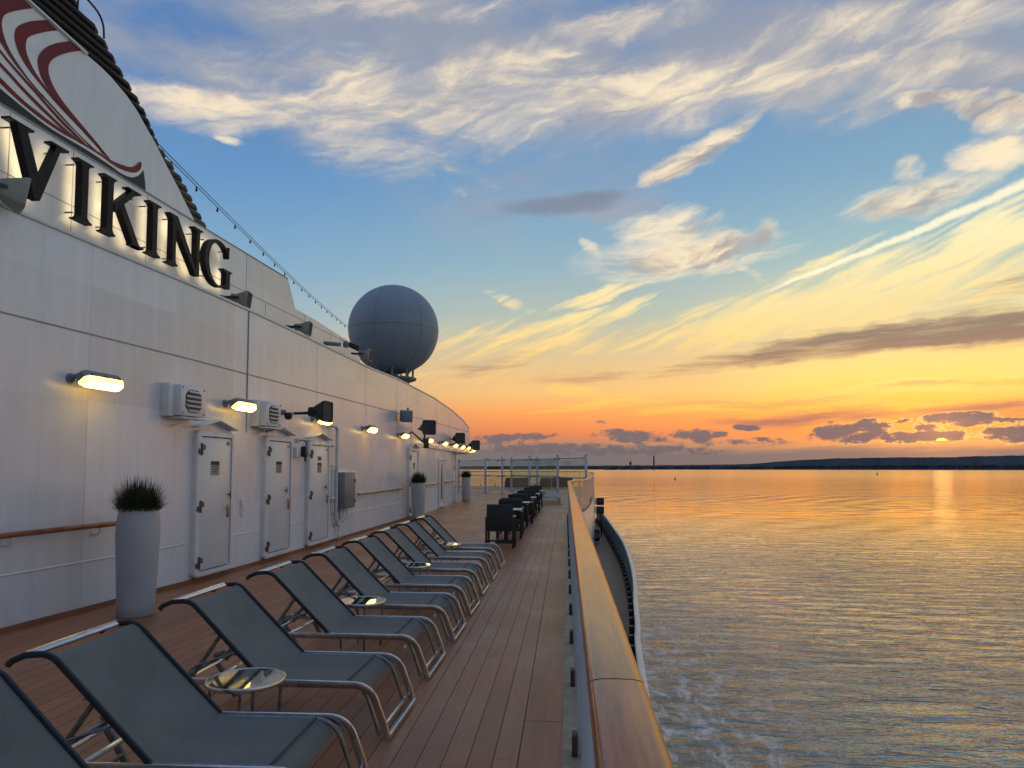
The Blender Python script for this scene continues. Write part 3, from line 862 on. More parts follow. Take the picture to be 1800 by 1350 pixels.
b = MB(); b.grid([[(x, y, interp(y, TOP)) for x, y in W2], [(-13, y, interp(y, TOP) + .02) for x, y in W2]]); b.build('upper_deck', M['gutter'], dh, smooth=None)
# cap moulding, caulked seam, weld beads
on = lambda y, off, z: (xw(y) + off, y, z)
yy = [i * .5 for i in range(-8, 77)]
b = MB(); b.tube([on(y, .0, interp(y, TOP) + .0) for y in yy], sec=rrect(.05, .05, .015, 2), up=(0, 0, 1)); b.build('cap_strip', M['trim'], dh)
b = MB(); b.tube([on(y, .0, 3.30 + max(0, (y - 12)) * .012) for y in yy if y < 42], sec=[(-.02, -.009), (.006, -.009), (.006, .009), (-.02, .009)], up=(0, 0, 1)); b.build('caulked_seam', M['seamdark'], dh)
b = MB()
doors = [(10.15, 11.22), (12.35, 13.52), (14.38, 15.65), (23.4, 24.75)]
cuts = [-4] + [v for d in doors for v in (d[0] - .04, d[1] + .04)] + [25.4]
for a, c in zip(cuts[::2], cuts[1::2]):
    n = max(2, int((c - a) / .5)); b.tube([on(a + (c - a) * i / n, .0, .59) for i in range(n + 1)], r=.012, n=6)
b.build('weld_bead', M['trim'], dh)
for y in (1.6, 4.9, 8.05, 14.95, 18.6, 21.9, 28.4, 31.6, 34.6, 11.5, 12.1, 17.5):
    z0 = .62 if y < 25 else 2.5; z1 = interp(y, TOP) - .03
    if y in (11.5, 12.1, 17.5): z0, z1 = .02, 1.5
    b = MB(); b.tube([on(y, -.003, z0), on(y, -.003, z1)], r=.008, n=6); b.build('vertical_weld', M['white'], dh)
b = MB(); b.tube([on(11.74, .004, 2.3), on(11.74, .004, 4.4)], sec=[(-.01, -.012), (.008, -.012), (.008, .012), (-.01, .012)]); b.build('expansion_joint', M['seamdark'], dh)
b = MB(); b.tube([on(y, .008, .03) for y in yy if y < 25], sec=[(-.02, -.03), (.012, -.03), (.012, .03), (-.02, .03)], up=(0, 0, 1)); b.build('base_angle', M['base_strip'], dh)

def on_wall(y, off=0.0, z=0.0):
    """frame at the wall: local +x leaves the wall, local +y runs aft"""
    s = slope(y); return Matrix.Translation((xw(y), y, z)) @ Matrix.Rotation(s, 4, 'Z') @ Matrix.Translation((off, 0, 0))
def place(o, y, off=0.0, z=0.0):
    m = on_wall(y, off, z); o.location = m.translation; o.rotation_euler = m.to_euler(); return o

def wall_door(y0, y1, ztop, kind):
    w = y1 - y0; yc = (y0 + y1) / 2; m0 = on_wall(yc)
    def B(name, mb, m_, par):
        o = mb.build(name, m_, par); 
        if par is dh: o.matrix_world = m0
        return o
    z0 = .07; fr = .085
    f = MB()      # raised rounded coaming
    out = [(-w / 2, z0), (w / 2, z0), (w / 2, ztop), (-w / 2, ztop)]
    def loop(ins, rad):
        o = []
        for cx, cz, a in ((w / 2 - ins - rad, z0 + ins + rad, -90), (w / 2 - ins - rad, ztop - ins - rad, 0), (-w / 2 + ins + rad, ztop - ins - rad, 90), (-w / 2 + ins + rad, z0 + ins + rad, 180)):
            o += [(p[0], p[1]) for p in arc(cx, cz, rad, a, a + 90, 5)]
        return o
    A = loop(0, .09); Bq = loop(.02, .08); C = loop(fr, .035)
    rings = [[f.bm.verts.new((x, p[0], p[1])) for p in L] for L, x in ((A, -.02), (A, .075), (Bq, .095), (C, .095), (C, .02))]
    n = len(A)
    for P_, Q_ in zip(rings, rings[1:]):
        for j in range(n): f.bm.faces.new((P_[j], P_[(j + 1) % n], Q_[(j + 1) % n], Q_[j]))
    B('door_frame', f, M['trim'], dh)
    d = MB(); d.box((.052, 0, (z0 + ztop) / 2), (.05, w - 2 * fr - .03, ztop - z0 - 2 * fr - .03), bev=.006)
    door = B('door', d, M['door'], dh)
    g = MB(); g.box((.03, 0, (z0 + ztop) / 2), (.03, w - 2 * fr + .004, ztop - z0 - 2 * fr + .004)); o = g.build('door_gasket', M['gap'], door)
    for zf in (.1, .48, .87):
        hz = z0 + (ztop - z0) * zf; q = MB()
        q.tube([(.105, -w / 2 + fr, hz - .09), (.105, -w / 2 + fr, hz + .09)], r=.02, n=10)
        q.box((.10, -w / 2 + fr + .05, hz + .03), (.016, .10, .075), bev=.004); q.box((.103, -w / 2 + fr - .045, hz - .03), (.014, .07, .075), bev=.004)
        q.build('hinge', M['rust'], door)
    q = MB(); hy = w / 2 - fr - .075; hz = z0 + 1.0
    q.box((.083, hy, hz - .06), (.012, .05, .20), bev=.004); q.tube([(.08, hy, hz), (.13, hy, hz), (.135, hy - .02, hz), (.135, hy - .14, hz)], r=.011, n=8)
    q.tube([(.08, hy, hz - .12), (.10, hy, hz - .12)], r=.018, n=10); q.build('handle', M['brass'], door)
    q = MB(); q.tube([(.08, hy - (.0 if kind == 0 else .16), hz + .20), (.115, hy - (.0 if kind == 0 else .16), hz + .20)], r=.012, n=8)
    q.box((.118, hy - (.0 if kind == 0 else .16), hz + .20), (.014, .02, .11), bev=.004); q.build('dog_lever', M['dark'], door)
    q = MB(); q.box((.08, w / 2 - fr - .11, ztop - fr - .09), (.003, .09, .05)); q.build('number_plate', M['grey'], door)
    sz = z0 + (ztop - z0) * .74; sw = .25
    q = MB(); q.box((.079, -.03, sz), (.004, sw, .22)); s_ = q.build('notice', M['sign'], door)
    q = MB(); q.box((.0815, -.03, sz + .078), (.003, sw - .01, .055))
    for i, L in enumerate((.82, .74, .8, .6, .7)):
        q.box((.0815, -.03 + (random.random() - .5) * .02, sz + .03 - i * .026), (.002, (sw - .03) * L, .010))
    q.build('notice_print', M['signtext'], s_)
    if kind == 2:
        q = MB(); q.box((.080, -.03, sz + .2), (.004, .22, .08)); q.build('blue_notice', mat('blue_grey_notice', S(62, 76, 92), .5), door)
    # pitched rain hood
    q = MB(); zb = ztop + .035
    q.tube([(.06, -w / 2 - .06, zb), (.06, 0, zb + .15), (.06, w / 2 + .06, zb)], sec=[(-.075, -.012), (.075, -.012), (.075, .012), (-.075, .012)], up=(1, 0, 0)) if False else None
    for sgn in (-1, 1):
        L = math.hypot(w / 2 + .05, .13); a = math.atan2(.13, w / 2 + .05)
        q.box((.065, sgn * (w / 4 + .012), zb + .075), (.15, L, .02), Matrix.Rotation(-sgn * a, 3, 'X'), .004)
    B('rain_hood', q, M['trim'], dh)
for i, (a, c) in enumerate(doors): wall_door(a, c, (2.26, 2.28, 2.27, 2.34)[i], i if i < 3 else 0)
# narrow glazed door under the overhang
yc = 29.85; m0 = Matrix.Translation((interp(yc, LOW), yc, 0))
b = MB()
for c, d in (((.03, -.5, 1.04), (.06, .09, 2.08)), ((.03, .5, 1.04), (.06, .09, 2.08)), ((.03, 0, 2.04), (.06, .91, .08)), ((.03, 0, .1), (.06, .91, .12))): b.box(c, d, bev=.008)
o = b.build('door_frame', M['trim'], dh); o.matrix_world = m0
b = MB(); b.box((.02, 0, 1.07), (.03, .9, 1.84)); o = b.build('door', M['door'], dh); o.matrix_world = m0
tag(o, 'narrow glazed door')
b = MB(); b.box((.038, .1, 1.12), (.008, .34, 1.5), bev=.002); b.build('pane', M['window'], o)
b = MB(); b.tube([(.036, -.32, 1.0), (.08, -.32, 1.0), (.08, -.2, 1.0)], r=.012); b.build('handle', M['steel'], o)
# corner posts under the overhang
for i, y in enumerate((34.6, 36.6)):
    b = MB(); b.tube([(interp(y, LOW) + .16, y, 0), (interp(y, LOW) + .16, y, 2.46)], r=.07, n=14); b.build('corner_pipe', M['trim'], dh)

# ================================================================ FUNNEL AND ITS CASING
FA, FB = -6.6332, .0458
def fp(y, z, off=0.0): return (FA + FB * y + off, y, z)
fu = thing('funnel', 'white ship funnel with red striped longship emblem and dark louvres', 'funnel')
b = MB()
casing = [(2.0, 4.40), (2.0, 5.78), (14.70, 5.78), (15.1, 5.20), (16.0, 5.19), (18.4, 5.08), (19.0, 5.03), (19.3, 4.92), (19.42, 4.75), (19.45, 4.40)]
b.prism(casing, lambda y, z: fp(y, z, -3.2), lambda y, z: fp(y, z, 0)); b.build('casing', M['casing'], fu, smooth=None)
b = MB()
b.box(fp(10.0, 5.02, .0), (.006, 18, .012), Matrix.Rotation(-math.atan(FB), 3, 'Z'))
for y, z0, z1 in ((7.42, 4.42, 5.76), (8.4, 4.42, 5.76), (9.9, 4.42, 5.76), (12.9, 5.03, 5.76), (13.7, 4.42, 5.0), (15.6, 4.42, 5.15), (17.2, 4.42, 5.1)):
    b.box(fp(y, (z0 + z1) / 2, 0), (.006, .010, z1 - z0))
b.box(fp(8.35, 5.765, .003), (.012, 12.7, .02), Matrix.Rotation(-math.atan(FB), 3, 'Z'))
b.build('casing_seam', M['seamdark'], fu, smooth=None)
face = [(2.0, 5.80), (2.0, 7.2), (7.6, 7.19), (8.55, 7.12), (8.85, 7.11), (9.05, 7.085), (9.38, 7.0), (9.62, 6.9), (9.82, 6.77), (10.08, 6.61), (10.3, 6.44), (10.68, 6.17), (11.16, 5.80)]
b = MB(); b.prism(face, lambda y, z: fp(y, z, -1.6), lambda y, z: fp(y, z, -.02)); b.build('side_plate', M['funnel'], fu, smooth=None)
LOGO = {}
LOGO["RED1U"] = [(8.278, 7.118), (8.033, 6.93), (7.898, 6.799), (7.815, 6.678), (7.782, 6.58), (7.796, 6.494), (7.839, 6.409), (7.922, 6.329), (8.048, 6.253), (8.197, 6.186), (8.418, 6.116), (8.649, 6.043), (8.867, 5.972), (9.044, 5.919)]
LOGO["RED1L"] = [(8.479, 7.11), (8.286, 6.973), (8.121, 6.835), (8.004, 6.711), (7.952, 6.601), (7.953, 6.521), (7.997, 6.434), (8.084, 6.353), (8.214, 6.276), (8.391, 6.203), (8.622, 6.115), (8.865, 6.023), (9.094, 5.929)]
LOGO["RED2U"] = [(7.89, 7.142), (7.692, 7.001), (7.549, 6.878), (7.463, 6.777), (7.436, 6.684), (7.451, 6.596), (7.495, 6.517), (7.572, 6.441), (7.687, 6.37), (7.845, 6.302), (8.049, 6.222), (8.285, 6.149), (8.532, 6.08), (8.793, 6.007), (8.93, 5.939)]
LOGO["RED2L"] = [(8.069, 7.123), (7.907, 7.005), (7.738, 6.866), (7.629, 6.76), (7.6, 6.672), (7.611, 6.572), (7.662, 6.494), (7.742, 6.416), (7.862, 6.343), (8.027, 6.266), (8.239, 6.191), (8.485, 6.116), (8.744, 6.036), (8.98, 5.944)]
LOGO["RED3U"] = [(7.552, 7.164), (7.377, 7.068), (7.243, 6.955), (7.15, 6.804), (7.124, 6.67), (7.162, 6.564), (7.234, 6.489), (7.341, 6.409), (7.468, 6.335), (7.618, 6.269), (7.812, 6.19), (8.034, 6.118), (8.29, 6.036), (8.561, 5.967), (8.745, 5.907)]
LOGO["RED3L"] = [(7.675, 7.146), (7.523, 7.029), (7.368, 6.896), (7.285, 6.805), (7.259, 6.714), (7.269, 6.631), (7.317, 6.528), (7.392, 6.44), (7.484, 6.375), (7.616, 6.298), (7.771, 6.23), (7.971, 6.165), (8.202, 6.091), (8.445, 6.013), (8.748, 5.943), (8.87, 5.92)]
LOGO["RED4U"] = [(6.905, 6.555), (7.036, 6.47), (7.239, 6.392), (7.38, 6.331), (7.563, 6.265), (7.773, 6.197), (7.994, 6.11), (8.248, 6.029), (8.515, 5.959), (8.667, 5.915)]
LOGO["RED4L"] = [(6.906, 6.528), (7.038, 6.439), (7.241, 6.356), (7.382, 6.292), (7.565, 6.224), (7.775, 6.152), (7.996, 6.066), (8.25, 5.984), (8.517, 5.921), (8.703, 5.905)]
LOGO["RED5U"] = [(6.914, 6.378), (7.044, 6.317), (7.246, 6.247), (7.423, 6.189), (7.607, 6.125), (7.838, 6.06), (8.04, 6.009), (8.251, 5.96), (8.427, 5.929), (8.575, 5.906)]
LOGO["RED5L"] = [(6.917, 6.33), (7.047, 6.269), (7.249, 6.199), (7.425, 6.142), (7.609, 6.076), (7.84, 6.01), (8.042, 5.962), (8.253, 5.917), (8.429, 5.892), (8.542, 5.887)]
LOGO["KEELU"] = [(6.928, 6.119), (7.089, 6.093), (7.256, 6.072), (7.431, 6.022), (7.614, 5.977), (7.805, 5.952), (8.003, 5.93), (8.211, 5.919), (8.428, 5.921), (8.655, 5.926), (8.894, 5.928), (9.095, 5.924), (9.302, 5.951), (9.517, 6.003), (9.64, 6.088), (9.666, 6.132), (9.736, 6.181)]
LOGO["KEELL"] = [(6.931, 6.065), (7.092, 6.027), (7.259, 6.001), (7.435, 5.957), (7.617, 5.921), (7.808, 5.895), (8.006, 5.88), (8.213, 5.876), (8.429, 5.888), (8.657, 5.896), (8.896, 5.894), (9.097, 5.88), (9.305, 5.883), (9.549, 5.935), (9.686, 6.014), (9.746, 6.096), (9.752, 6.146)]
LOGO["DARKU"] = [(6.934, 6.01), (7.095, 5.975), (7.262, 5.949), (7.437, 5.92), (7.619, 5.891), (7.809, 5.865), (8.008, 5.849), (8.214, 5.849), (8.431, 5.856), (8.658, 5.859), (8.898, 5.854), (9.099, 5.845), (9.308, 5.83), (9.47, 5.846), (9.579, 5.881), (9.703, 5.966), (9.799, 6.094), (9.841, 5.955)]
def band(b, up, lo, off, mi, extra=()):
    """filled stripe between two curves, refined with Catmull-Rom"""
    U = [(p.x, p.y) for p in smooth_path([(u[0], u[1], 0) for u in LOGO[up]], 4)]; L = [(p.x, p.y) for p in smooth_path([(u[0], u[1], 0) for u in LOGO[lo]], 4)]
    n = 44
    def res(P, t):
        d = [0]
        for p, q in zip(P, P[1:]): d.append(d[-1] + math.hypot(q[0] - p[0], q[1] - p[1]))
        s = t * d[-1]
        for i in range(len(P) - 1):
            if s <= d[i + 1] + 1e-9:
                k = (s - d[i]) / (d[i + 1] - d[i] + 1e-9); return (P[i][0] + (P[i + 1][0] - P[i][0]) * k, P[i][1] + (P[i + 1][1] - P[i][1]) * k)
        return P[-1]
    b.grid([[fp(*res(U, i / n), off) for i in range(n + 1)], [fp(*res(L, i / n), off) for i in range(n + 1)]], mi)
b = MB()
# white sail ground, dark hull, then the red strakes, each a painted sheet just above the last
dark = [p for p in LOGO['DARKU']]
dp = [(p.x, p.y) for p in smooth_path([(u[0], u[1], 0) for u in dark[:-1]], 4)] + [(9.845, 5.95), (9.87, 5.802), (9.2, 5.802), (6.6, 5.802)]
def poly(bm_, pts, off, mi): bm_.face([fp(y, z, off) for y, z in pts], mi)
poly(b, dp, -.012, 2)
kl = [(p.x, p.y) for p in smooth_path([(u[0], u[1], 0) for u in LOGO['KEELL']], 4)]; du = [(p.x, p.y) for p in smooth_path([(u[0], u[1], 0) for u in dark[:-1]], 4)]
poly(b, kl + [(9.80, 6.09)] + du[::-1][2:], -.010, 1)
ground = [(6.6, 7.16)] + [(7.55, 7.155), (8.45, 7.10)] + [(p.x, p.y) for p in smooth_path([(u[0], u[1], 0) for u in LOGO['RED1L']], 3)][2:] + [(u[0], u[1]) for u in LOGO['KEELU']][:12][::-1] + [(6.6, 6.15)]
poly(b, ground, -.015, 1)
band(b, 'KEELU', 'KEELL', -.007, 0)
for u, l in (('RED1U', 'RED1L'), ('RED2U', 'RED2L'), ('RED3U', 'RED3L'), ('RED4U', 'RED4L'), ('RED5U', 'RED5L')): band(b, u, l, -.009, 0)
poly(b, [(6.6, 7.158), (7.56, 7.155), (7.40, 7.04), (7.27, 6.93), (7.17, 6.78), (7.13, 6.66), (7.16, 6.56), (7.0, 6.72), (6.6, 6.9)], -.0085, 0)
b.build('emblem', [M['red'], M['white_stripe'], M['charcoal']], fu, smooth=None, recalc=False)
b = MB(); b.tube([fp(4.0, 7.20, .01), fp(7.6, 7.185, .01), fp(8.56, 7.115, .01)], sec=rrect(.03, .03, .008, 2), up=(0, 0, 1)); b.build('edge_trim', M['white_stripe'], fu)
# louvres that wrap round the after edge
EDGE = [(5.80, 11.16), (6.17, 10.68), (6.44, 10.3), (6.61, 10.08), (6.77, 9.82), (6.9, 9.62), (7.0, 9.38), (7.085, 9.05), (7.11, 8.85), (7.13, 8.4)]
SIL = [(5.80, 11.80), (6.37, 11.0), (6.66, 10.36), (7.04, 9.96), (7.34, 9.42), (7.61, 9.0), (7.75, 8.5), (7.95, 7.6)]
for part, z0, z1, m_ in (('louvre_bank', 5.87, 6.78, M['rib_grey']), ('sooty_louvre_bank', 6.80, 7.74, M['rib_black'])):
    b = MB(); z = z0
    while z <= z1:
        ye = interp(z, SIL); ya = interp(z, EDGE) - .3 if z < 7.13 else 3.0
        tilt = .02
        path = [fp(ya, z, -.17), fp((ya + ye) / 2, z, -.15), fp(ye - .16, z, -.14), fp(ye - .06, z, -.18), fp(ye - .01, z, -.28), fp(ye, z, -.45), fp(ye - .03, z, -1.2), fp(ye - .2, z, -2.4)]
        b.tube(path, sec=[(.085 * math.cos(t * math.pi / 8), .058 * math.sin(t * math.pi / 8)) for t in range(16)], up=(0, 0, 1)); z += .104
    b.build(part, m_, fu, smooth=60)
b = MB(); b.prism([(2.0, 5.8), (2.0, 7.85), (7.9, 7.8), (8.6, 7.55), (9.3, 7.2), (10.2, 6.5), (11.3, 5.8)], lambda y, z: fp(y, z, -2.6), lambda y, z: fp(y, z, -.24)); b.build('inner_trunk', M['rib_black'], fu, smooth=None)
b = MB()
rp = smooth_path([fp(4, 8.05, -.1), fp(6.5, 8.03, -.1), fp(7.8, 7.98, -.1), fp(8.7, 7.93, -.1), fp(8.98, 7.84, -.12), fp(9.03, 7.62, -.12)], 5)
b.tube(rp, r=.014, n=8)
for y in (5, 6.2, 7.4, 8.5): b.tube([fp(y, 7.6, -.1), fp(y, 8.0, -.1)], r=.014, n=6)
b.build('top_railing', M['dark'], fu)

# ---------------------------------------------------------------- raised name letters on the casing
nm = thing('name_sign', 'black raised serif letters VIKING lit from behind on the white casing', 'sign')
LZ, LH = 4.80, .78
def letter(y0, wd, strokes):
    """strokes: outlines in letter units (u across 0..1 of wd, v up 0..1)"""
    y0 *= 1.0197; wd *= 1.0197
    b = MB()
    for i, s in enumerate(strokes):
        e = .0016 * i
        b.prism(s, lambda u, v: fp(y0 + u * wd, LZ + v * LH, .09 + e), lambda u, v: fp(y0 + u * wd, LZ + v * LH, .185 + e), 0, 1)
    o = b.build('letter', [M['black'], M['glow']], nm, smooth=20)
    us = [p for s in strokes for p in s]
    for (u, v) in ((min(p[0] for p in us) + .12, .9), (min(p[0] for p in us) + .14, .12), (max(p[0] for p in us) - .18, .88)):
        q = MB(); q.tube([fp(y0 + u * wd, LZ + v * LH, -.002), fp(y0 + u * wd, LZ + v * LH, .10)], r=.011, n=8)
        q.build('stand_off_pin', M['grey'], o)
def stem(u0, u1, wd, v0=0.0, v1=1.0, sl=.055, sr=.055, top=True, bot=True):
    """vertical stem with bracketed slab serifs, u in 0..1 of width wd"""
    a = sl / wd; c = sr / wd; h = .035; k = .06
    P_ = []
    if bot: P_ += [(u0 - a, v0), (u1 + c, v0), (u1 + c, v0 + h * .7), (u1 + c * .35, v0 + h * 1.3), (u1, v0 + h + k)]
    else: P_ += [(u0, v0), (u1, v0)]
    if top: P_ += [(u1, v1 - h - k), (u1 + c * .35, v1 - h * 1.3), (u1 + c, v1 - h * .7), (u1 + c, v1), (u0 - a, v1), (u0 - a, v1 - h * .7), (u0 - a * .35, v1 - h * 1.3), (u0, v1 - h - k)]
    else: P_ += [(u1, v1), (u0, v1)]
    if bot: P_ += [(u0, v0 + h + k), (u0 - a * .35, v0 + h * 1.3), (u0 - a, v0 + h * .7)]
    return P_
def slab(u0, u1, v): return [(u0, v - .03), (u1, v - .03), (u1, v), (u0, v)]
ST = .108
letter(7.05, .88, [[(.12, 1), (.275, 1), (.575, .18), (.52, 0), (.45, 0)], [(.80, 1), (.885, 1), (.535, 0), (.47, 0), (.47, .12)], slab(0, .40, 1.0), slab(.68, 1.0, 1.0)])
letter(8.06, .33, [stem(.5 - ST / .66, .5 + ST / .66, .33, sl=.085, sr=.085)])
letter(8.55, .83, [stem(.10, .10 + ST / .83, .83, sl=.075, sr=.06), [(.26, .42), (.26, .56), (.66, .965), (.80, .965)], [(.34, .62), (.46, .68), (.88, .05), (1.0, 0), (.74, 0)], slab(.56, .90, 1.0), slab(.70, 1.0, .03)])
letter(9.46, .34, [stem(.5 - ST / .68, .5 + ST / .68, .34, sl=.085, sr=.085)])
letter(9.93, .93, [stem(.14, .14 + .085 / .93, .93, sl=.10, sr=.06, top=False), [(.04, 1), (.26, 1), (.90, .0), (.80, 0), (.14, .9)], stem(.82, .82 + .085 / .93, .93, sl=.09, sr=.09, bot=False, v0=0)])
def gshape():
    o = []
    for i in range(27):
        t = R(38 + (322 - 38) * i / 26); o.append((.50 + .50 * math.cos(t), .50 + .52 * math.sin(t)))
    for i in range(27):
        t = R(318 - (318 - 44) * i / 26); o.append((.54 + .385 * math.cos(t), .50 + .482 * math.sin(t)))
    return o
letter(10.93, .86, [gshape(), stem(.78, .78 + .13 / .86, .86, v0=.04, v1=.45, sl=.10, sr=.07, bot=False), [(.84, .72), (.885, .72), (.885, .98), (.86, .98), (.82, .80)]])
# ================================================================ THINGS ON THE WALL
def wall_lamp(y, label, curve=False):
    t = thing('wall_lamp', label, 'wall lamp', group='lit lamps along the deckhouse wall')
    if curve: t.location = curve[0]; t.rotation_euler = (0, 0, curve[1])
    else: place(t, y, 0, 2.70)
    build_lamp(t) if not lamp_src else [copy_tree(k, t) for k in lamp_src[0].children]
    if not lamp_src: lamp_src.append(t)
lamp_src = []
def build_lamp(t):
    b = MB(); b.lathe([(0, -.0), (.06, 0), (.06, .02), (.035, .03), (.035, .03)], (0, -.26, .03), 16, axis=(1, 0, 0))
    b.tube(smooth_path([(.02, -.26, .03), (.09, -.26, .06), (.15, -.22, .07), (.19, -.14, .05)], 5), r=.026, n=10); b.build('arm', M['grey'], t)
    rot = Matrix.Rotation(R(-38), 3, 'Y')      # body tips forward so the lens looks out and down
    def L(v): q = rot @ Vector(v); return (q.x + .20, q.y, q.z + .01)
    hexa = [(-.32, -.05), (-.27, -.085), (.27, -.085), (.32, -.05), (.32, .05), (.27, .085), (-.27, .085), (-.32, .05)]
    b = MB()
    b.prism(hexa, lambda u, v: L((v * .9, u * .97, .085)), lambda u, v: L((v, u, .0)))
    b.build('housing', M['grey'], t)
    b = MB()
    b.prism(hexa, lambda u, v: L((v * 1.0, u, -.002)), lambda u, v: L((v * .70, u * .93, -.062)), 0, None, 1)
    b.build('lens', [M['lens'], M['hot']], t, smooth=None)
    b = MB()
    for u in (-.22, 0, .22):
        for s in (-1, 1): b.box(L((s * .086, u, .012)), (.016, .04, .03), rot, .003)
    b.build('clip', M['dark'], t)
LAMPS = [(8.02, 'lit bulkhead lamp highest and nearest on the wall, above the first planter'), (11.28, 'lit bulkhead lamp between the two square vents'),
         (14.95, 'lit bulkhead lamp behind the black horn speaker above the third door'), (18.55, 'lit bulkhead lamp above the short wooden handrail'),
         (22.25, 'lit bulkhead lamp left of the bracket carrying a black speaker'), (26.1, 'lit bulkhead lamp just right of the speaker bracket at the overhang'),
         (29.3, 'second lit bulkhead lamp right of the speaker bracket'), (32.0, 'lit bulkhead lamp below left of the square black speaker near the wall end'),
         (34.3, 'lit bulkhead lamp below right of the square black speaker near the wall end'), (36.3, 'third lamp from the far end of the wall, a small lit dot')]
for y, lb in LAMPS: wall_lamp(y, lb)
wall_lamp(0, 'second lamp from the far end of the wall, a small lit dot', ((-5.2, 38.1, 2.68), R(4)))
wall_lamp(0, 'last lit lamp at the rounded far end of the wall', ((-5.42, 39.6, 2.64), R(30)))

def vent(y, label):
    t = thing('vent_box', label, 'vent', group='louvred vent boxes above the doors'); place(t, y, 0, 2.645)
    b = MB(); b.box((.05, -.07, 0), (.16, .66, .46), bev=.012); b.box((.17, 0, 0), (.14, .60, .43), bev=.012); b.build('housing', M['trim'], t)
    octo = [(-.19, -.09), (-.11, -.16), (.11, -.16), (.19, -.09), (.19, .09), (.11, .16), (-.11, .16), (-.19, .09)]
    b = MB(); b.prism(octo, lambda u, v: (.22, u, v), lambda u, v: (.2425, u, v)); b.build('dark_throat', M['dark'], t)
    b = MB()
    for k in range(5): b.box((.25, 0, -.135 + k * .067), (.05, .35 if k in (1, 2, 3) else .25, .012), Matrix.Rotation(R(38), 3, 'Y'))
    b.build('louvre', M['trim'], t)
    b = MB()
    for s in (-1, 1):
        for u in (-1, 1): b.tube([(.238, s * .26, u * .18), (.248, s * .26, u * .18)], r=.012, n=8)
    b.build('bolt', M['rust'], t)
    b = MB(); b.box((.16, .02, -.245), (.2, .62, .02), bev=.004); b.tube([(.14, -.15, -.26), (.14, -.15, -.32), (.02, -.2, -.36)], r=.012, n=6); b.build('drip_tray', M['trim'], t)
vent(9.78, 'white louvred vent box above the nearest white door'); vent(12.28, 'white louvred vent box left of the black horn speaker')

def horn(name, label, loc, rz, size, m_, tilt=0, depth=None, cat='speaker', group=None, stub=.2):
    t = thing(name, label, cat, loc, rz, group); d = depth or size
    rot = Matrix.Rotation(R(tilt), 3, 'Y')
    def L(v): q = rot @ Vector(v); return tuple(q)
    b = MB()
    sq = lambda s, n=0: rrect(s, s, s * .12, 3)
    a = [(L((-d * .62, p[0], p[1]))) for p in sq(size * .42)]
    rings = []
    for x, s in ((-d * .62, .30), (-d * .55, .44), (-d * .3, .46), (-d * .22, .55), (d * .26, .98), (d * .30, 1.0), (d * .36, 1.0), (d * .36, .92), (d * .30, .90), (d * .05, .5)):
        rings.append([b.bm.verts.new(L((x, p[0] * s, p[1] * s))) for p in sq(size)])
    for A, B_ in zip(rings, rings[1:]):
        for j in range(len(A)): b.bm.faces.new((A[j], A[(j + 1) % len(A)], B_[(j + 1) % len(A)], B_[j]))
    b.bm.faces.new(rings[0]); b.build('horn', m_, t, smooth=30)
    b = MB(); b.face([L((d * .04, p[0] * .55, p[1] * .55)) for p in sq(size)]); b.face([L((d * .315, p[0] * .91, p[1] * .91)) for p in sq(size)]); b.build('grille', M['mesh'], t, smooth=None)
    b = MB()
    for s in (-1, 1): b.tube([L((-d * .1, s * size * .36, 0)), L((-d * .35, s * size * .36, -size * .02)), L((-d * .72, s * size * .30, -size * .05))], sec=[(-.004, -.018), (.004, -.018), (.004, .018), (-.004, .018)], up=(0, 0, 1))
    b.tube([L((-d * .72, -size * .31, -size * .05)), L((-d * .72, size * .31, -size * .05))], sec=[(-.018, -.005), (.018, -.005), (.018, .005), (-.018, .005)], up=(0, 0, 1))
    b.tube([L((-d * .72, 0, -size * .05)), L((-d * .72 - stub, 0, -size * .05))], r=.028, n=10)
    b.build('bracket', M['dark'], t)
    return t
horn('horn_speaker', 'black square horn speaker on the wall right of the second vent', (-4.82, 13.70, 2.80), R(-6), .42, M['dark'], stub=.42)
horn('horn_speaker', 'black square horn speaker on the bracket above the far wall lamps', (-4.72, 23.9, 3.06), R(-50), .5, M['dark'], stub=.25)
horn('horn_speaker', 'black square speaker above the row of small lit lamps near the wall end', (-4.86, 31.9, 3.02), R(-45), .5, M['dark'], stub=.2)
horn('horn_speaker', 'last small black speaker at the far end of the wall', (-4.80, 36.9, 2.86), R(-40), .52, M['dark'], stub=.3)
# bracket post that carries the far speaker, with a square flood lamp on top
t = thing('equipment_bracket', 'dark wall bracket with a tilted square box on top, over the fourth door', 'bracket', (-5.0, 22.4, 2.9))
b = MB(); b.tube([(-.25, .2, -.25), (.05, .2, -.05), (.35, .4, -.35), (.52, .6, -.45)], r=.03, n=8); b.tube([(.4, .5, -.42), (.4, .5, .1)], r=.03, n=8); b.box((.45, .55, -.42), (.16, .16, .3), bev=.01); b.build('arm', M['dark'], t)
b = MB(); b.box((-.02, -.35, .42), (.34, .42, .36), Matrix.Rotation(R(24), 3, 'Z') @ Matrix.Rotation(R(8), 3, 'X'), .02); b.tube([(0, -.2, .55), (0, -.2, .7)], r=.03, n=8); b.build('housing', M['grey'], t)
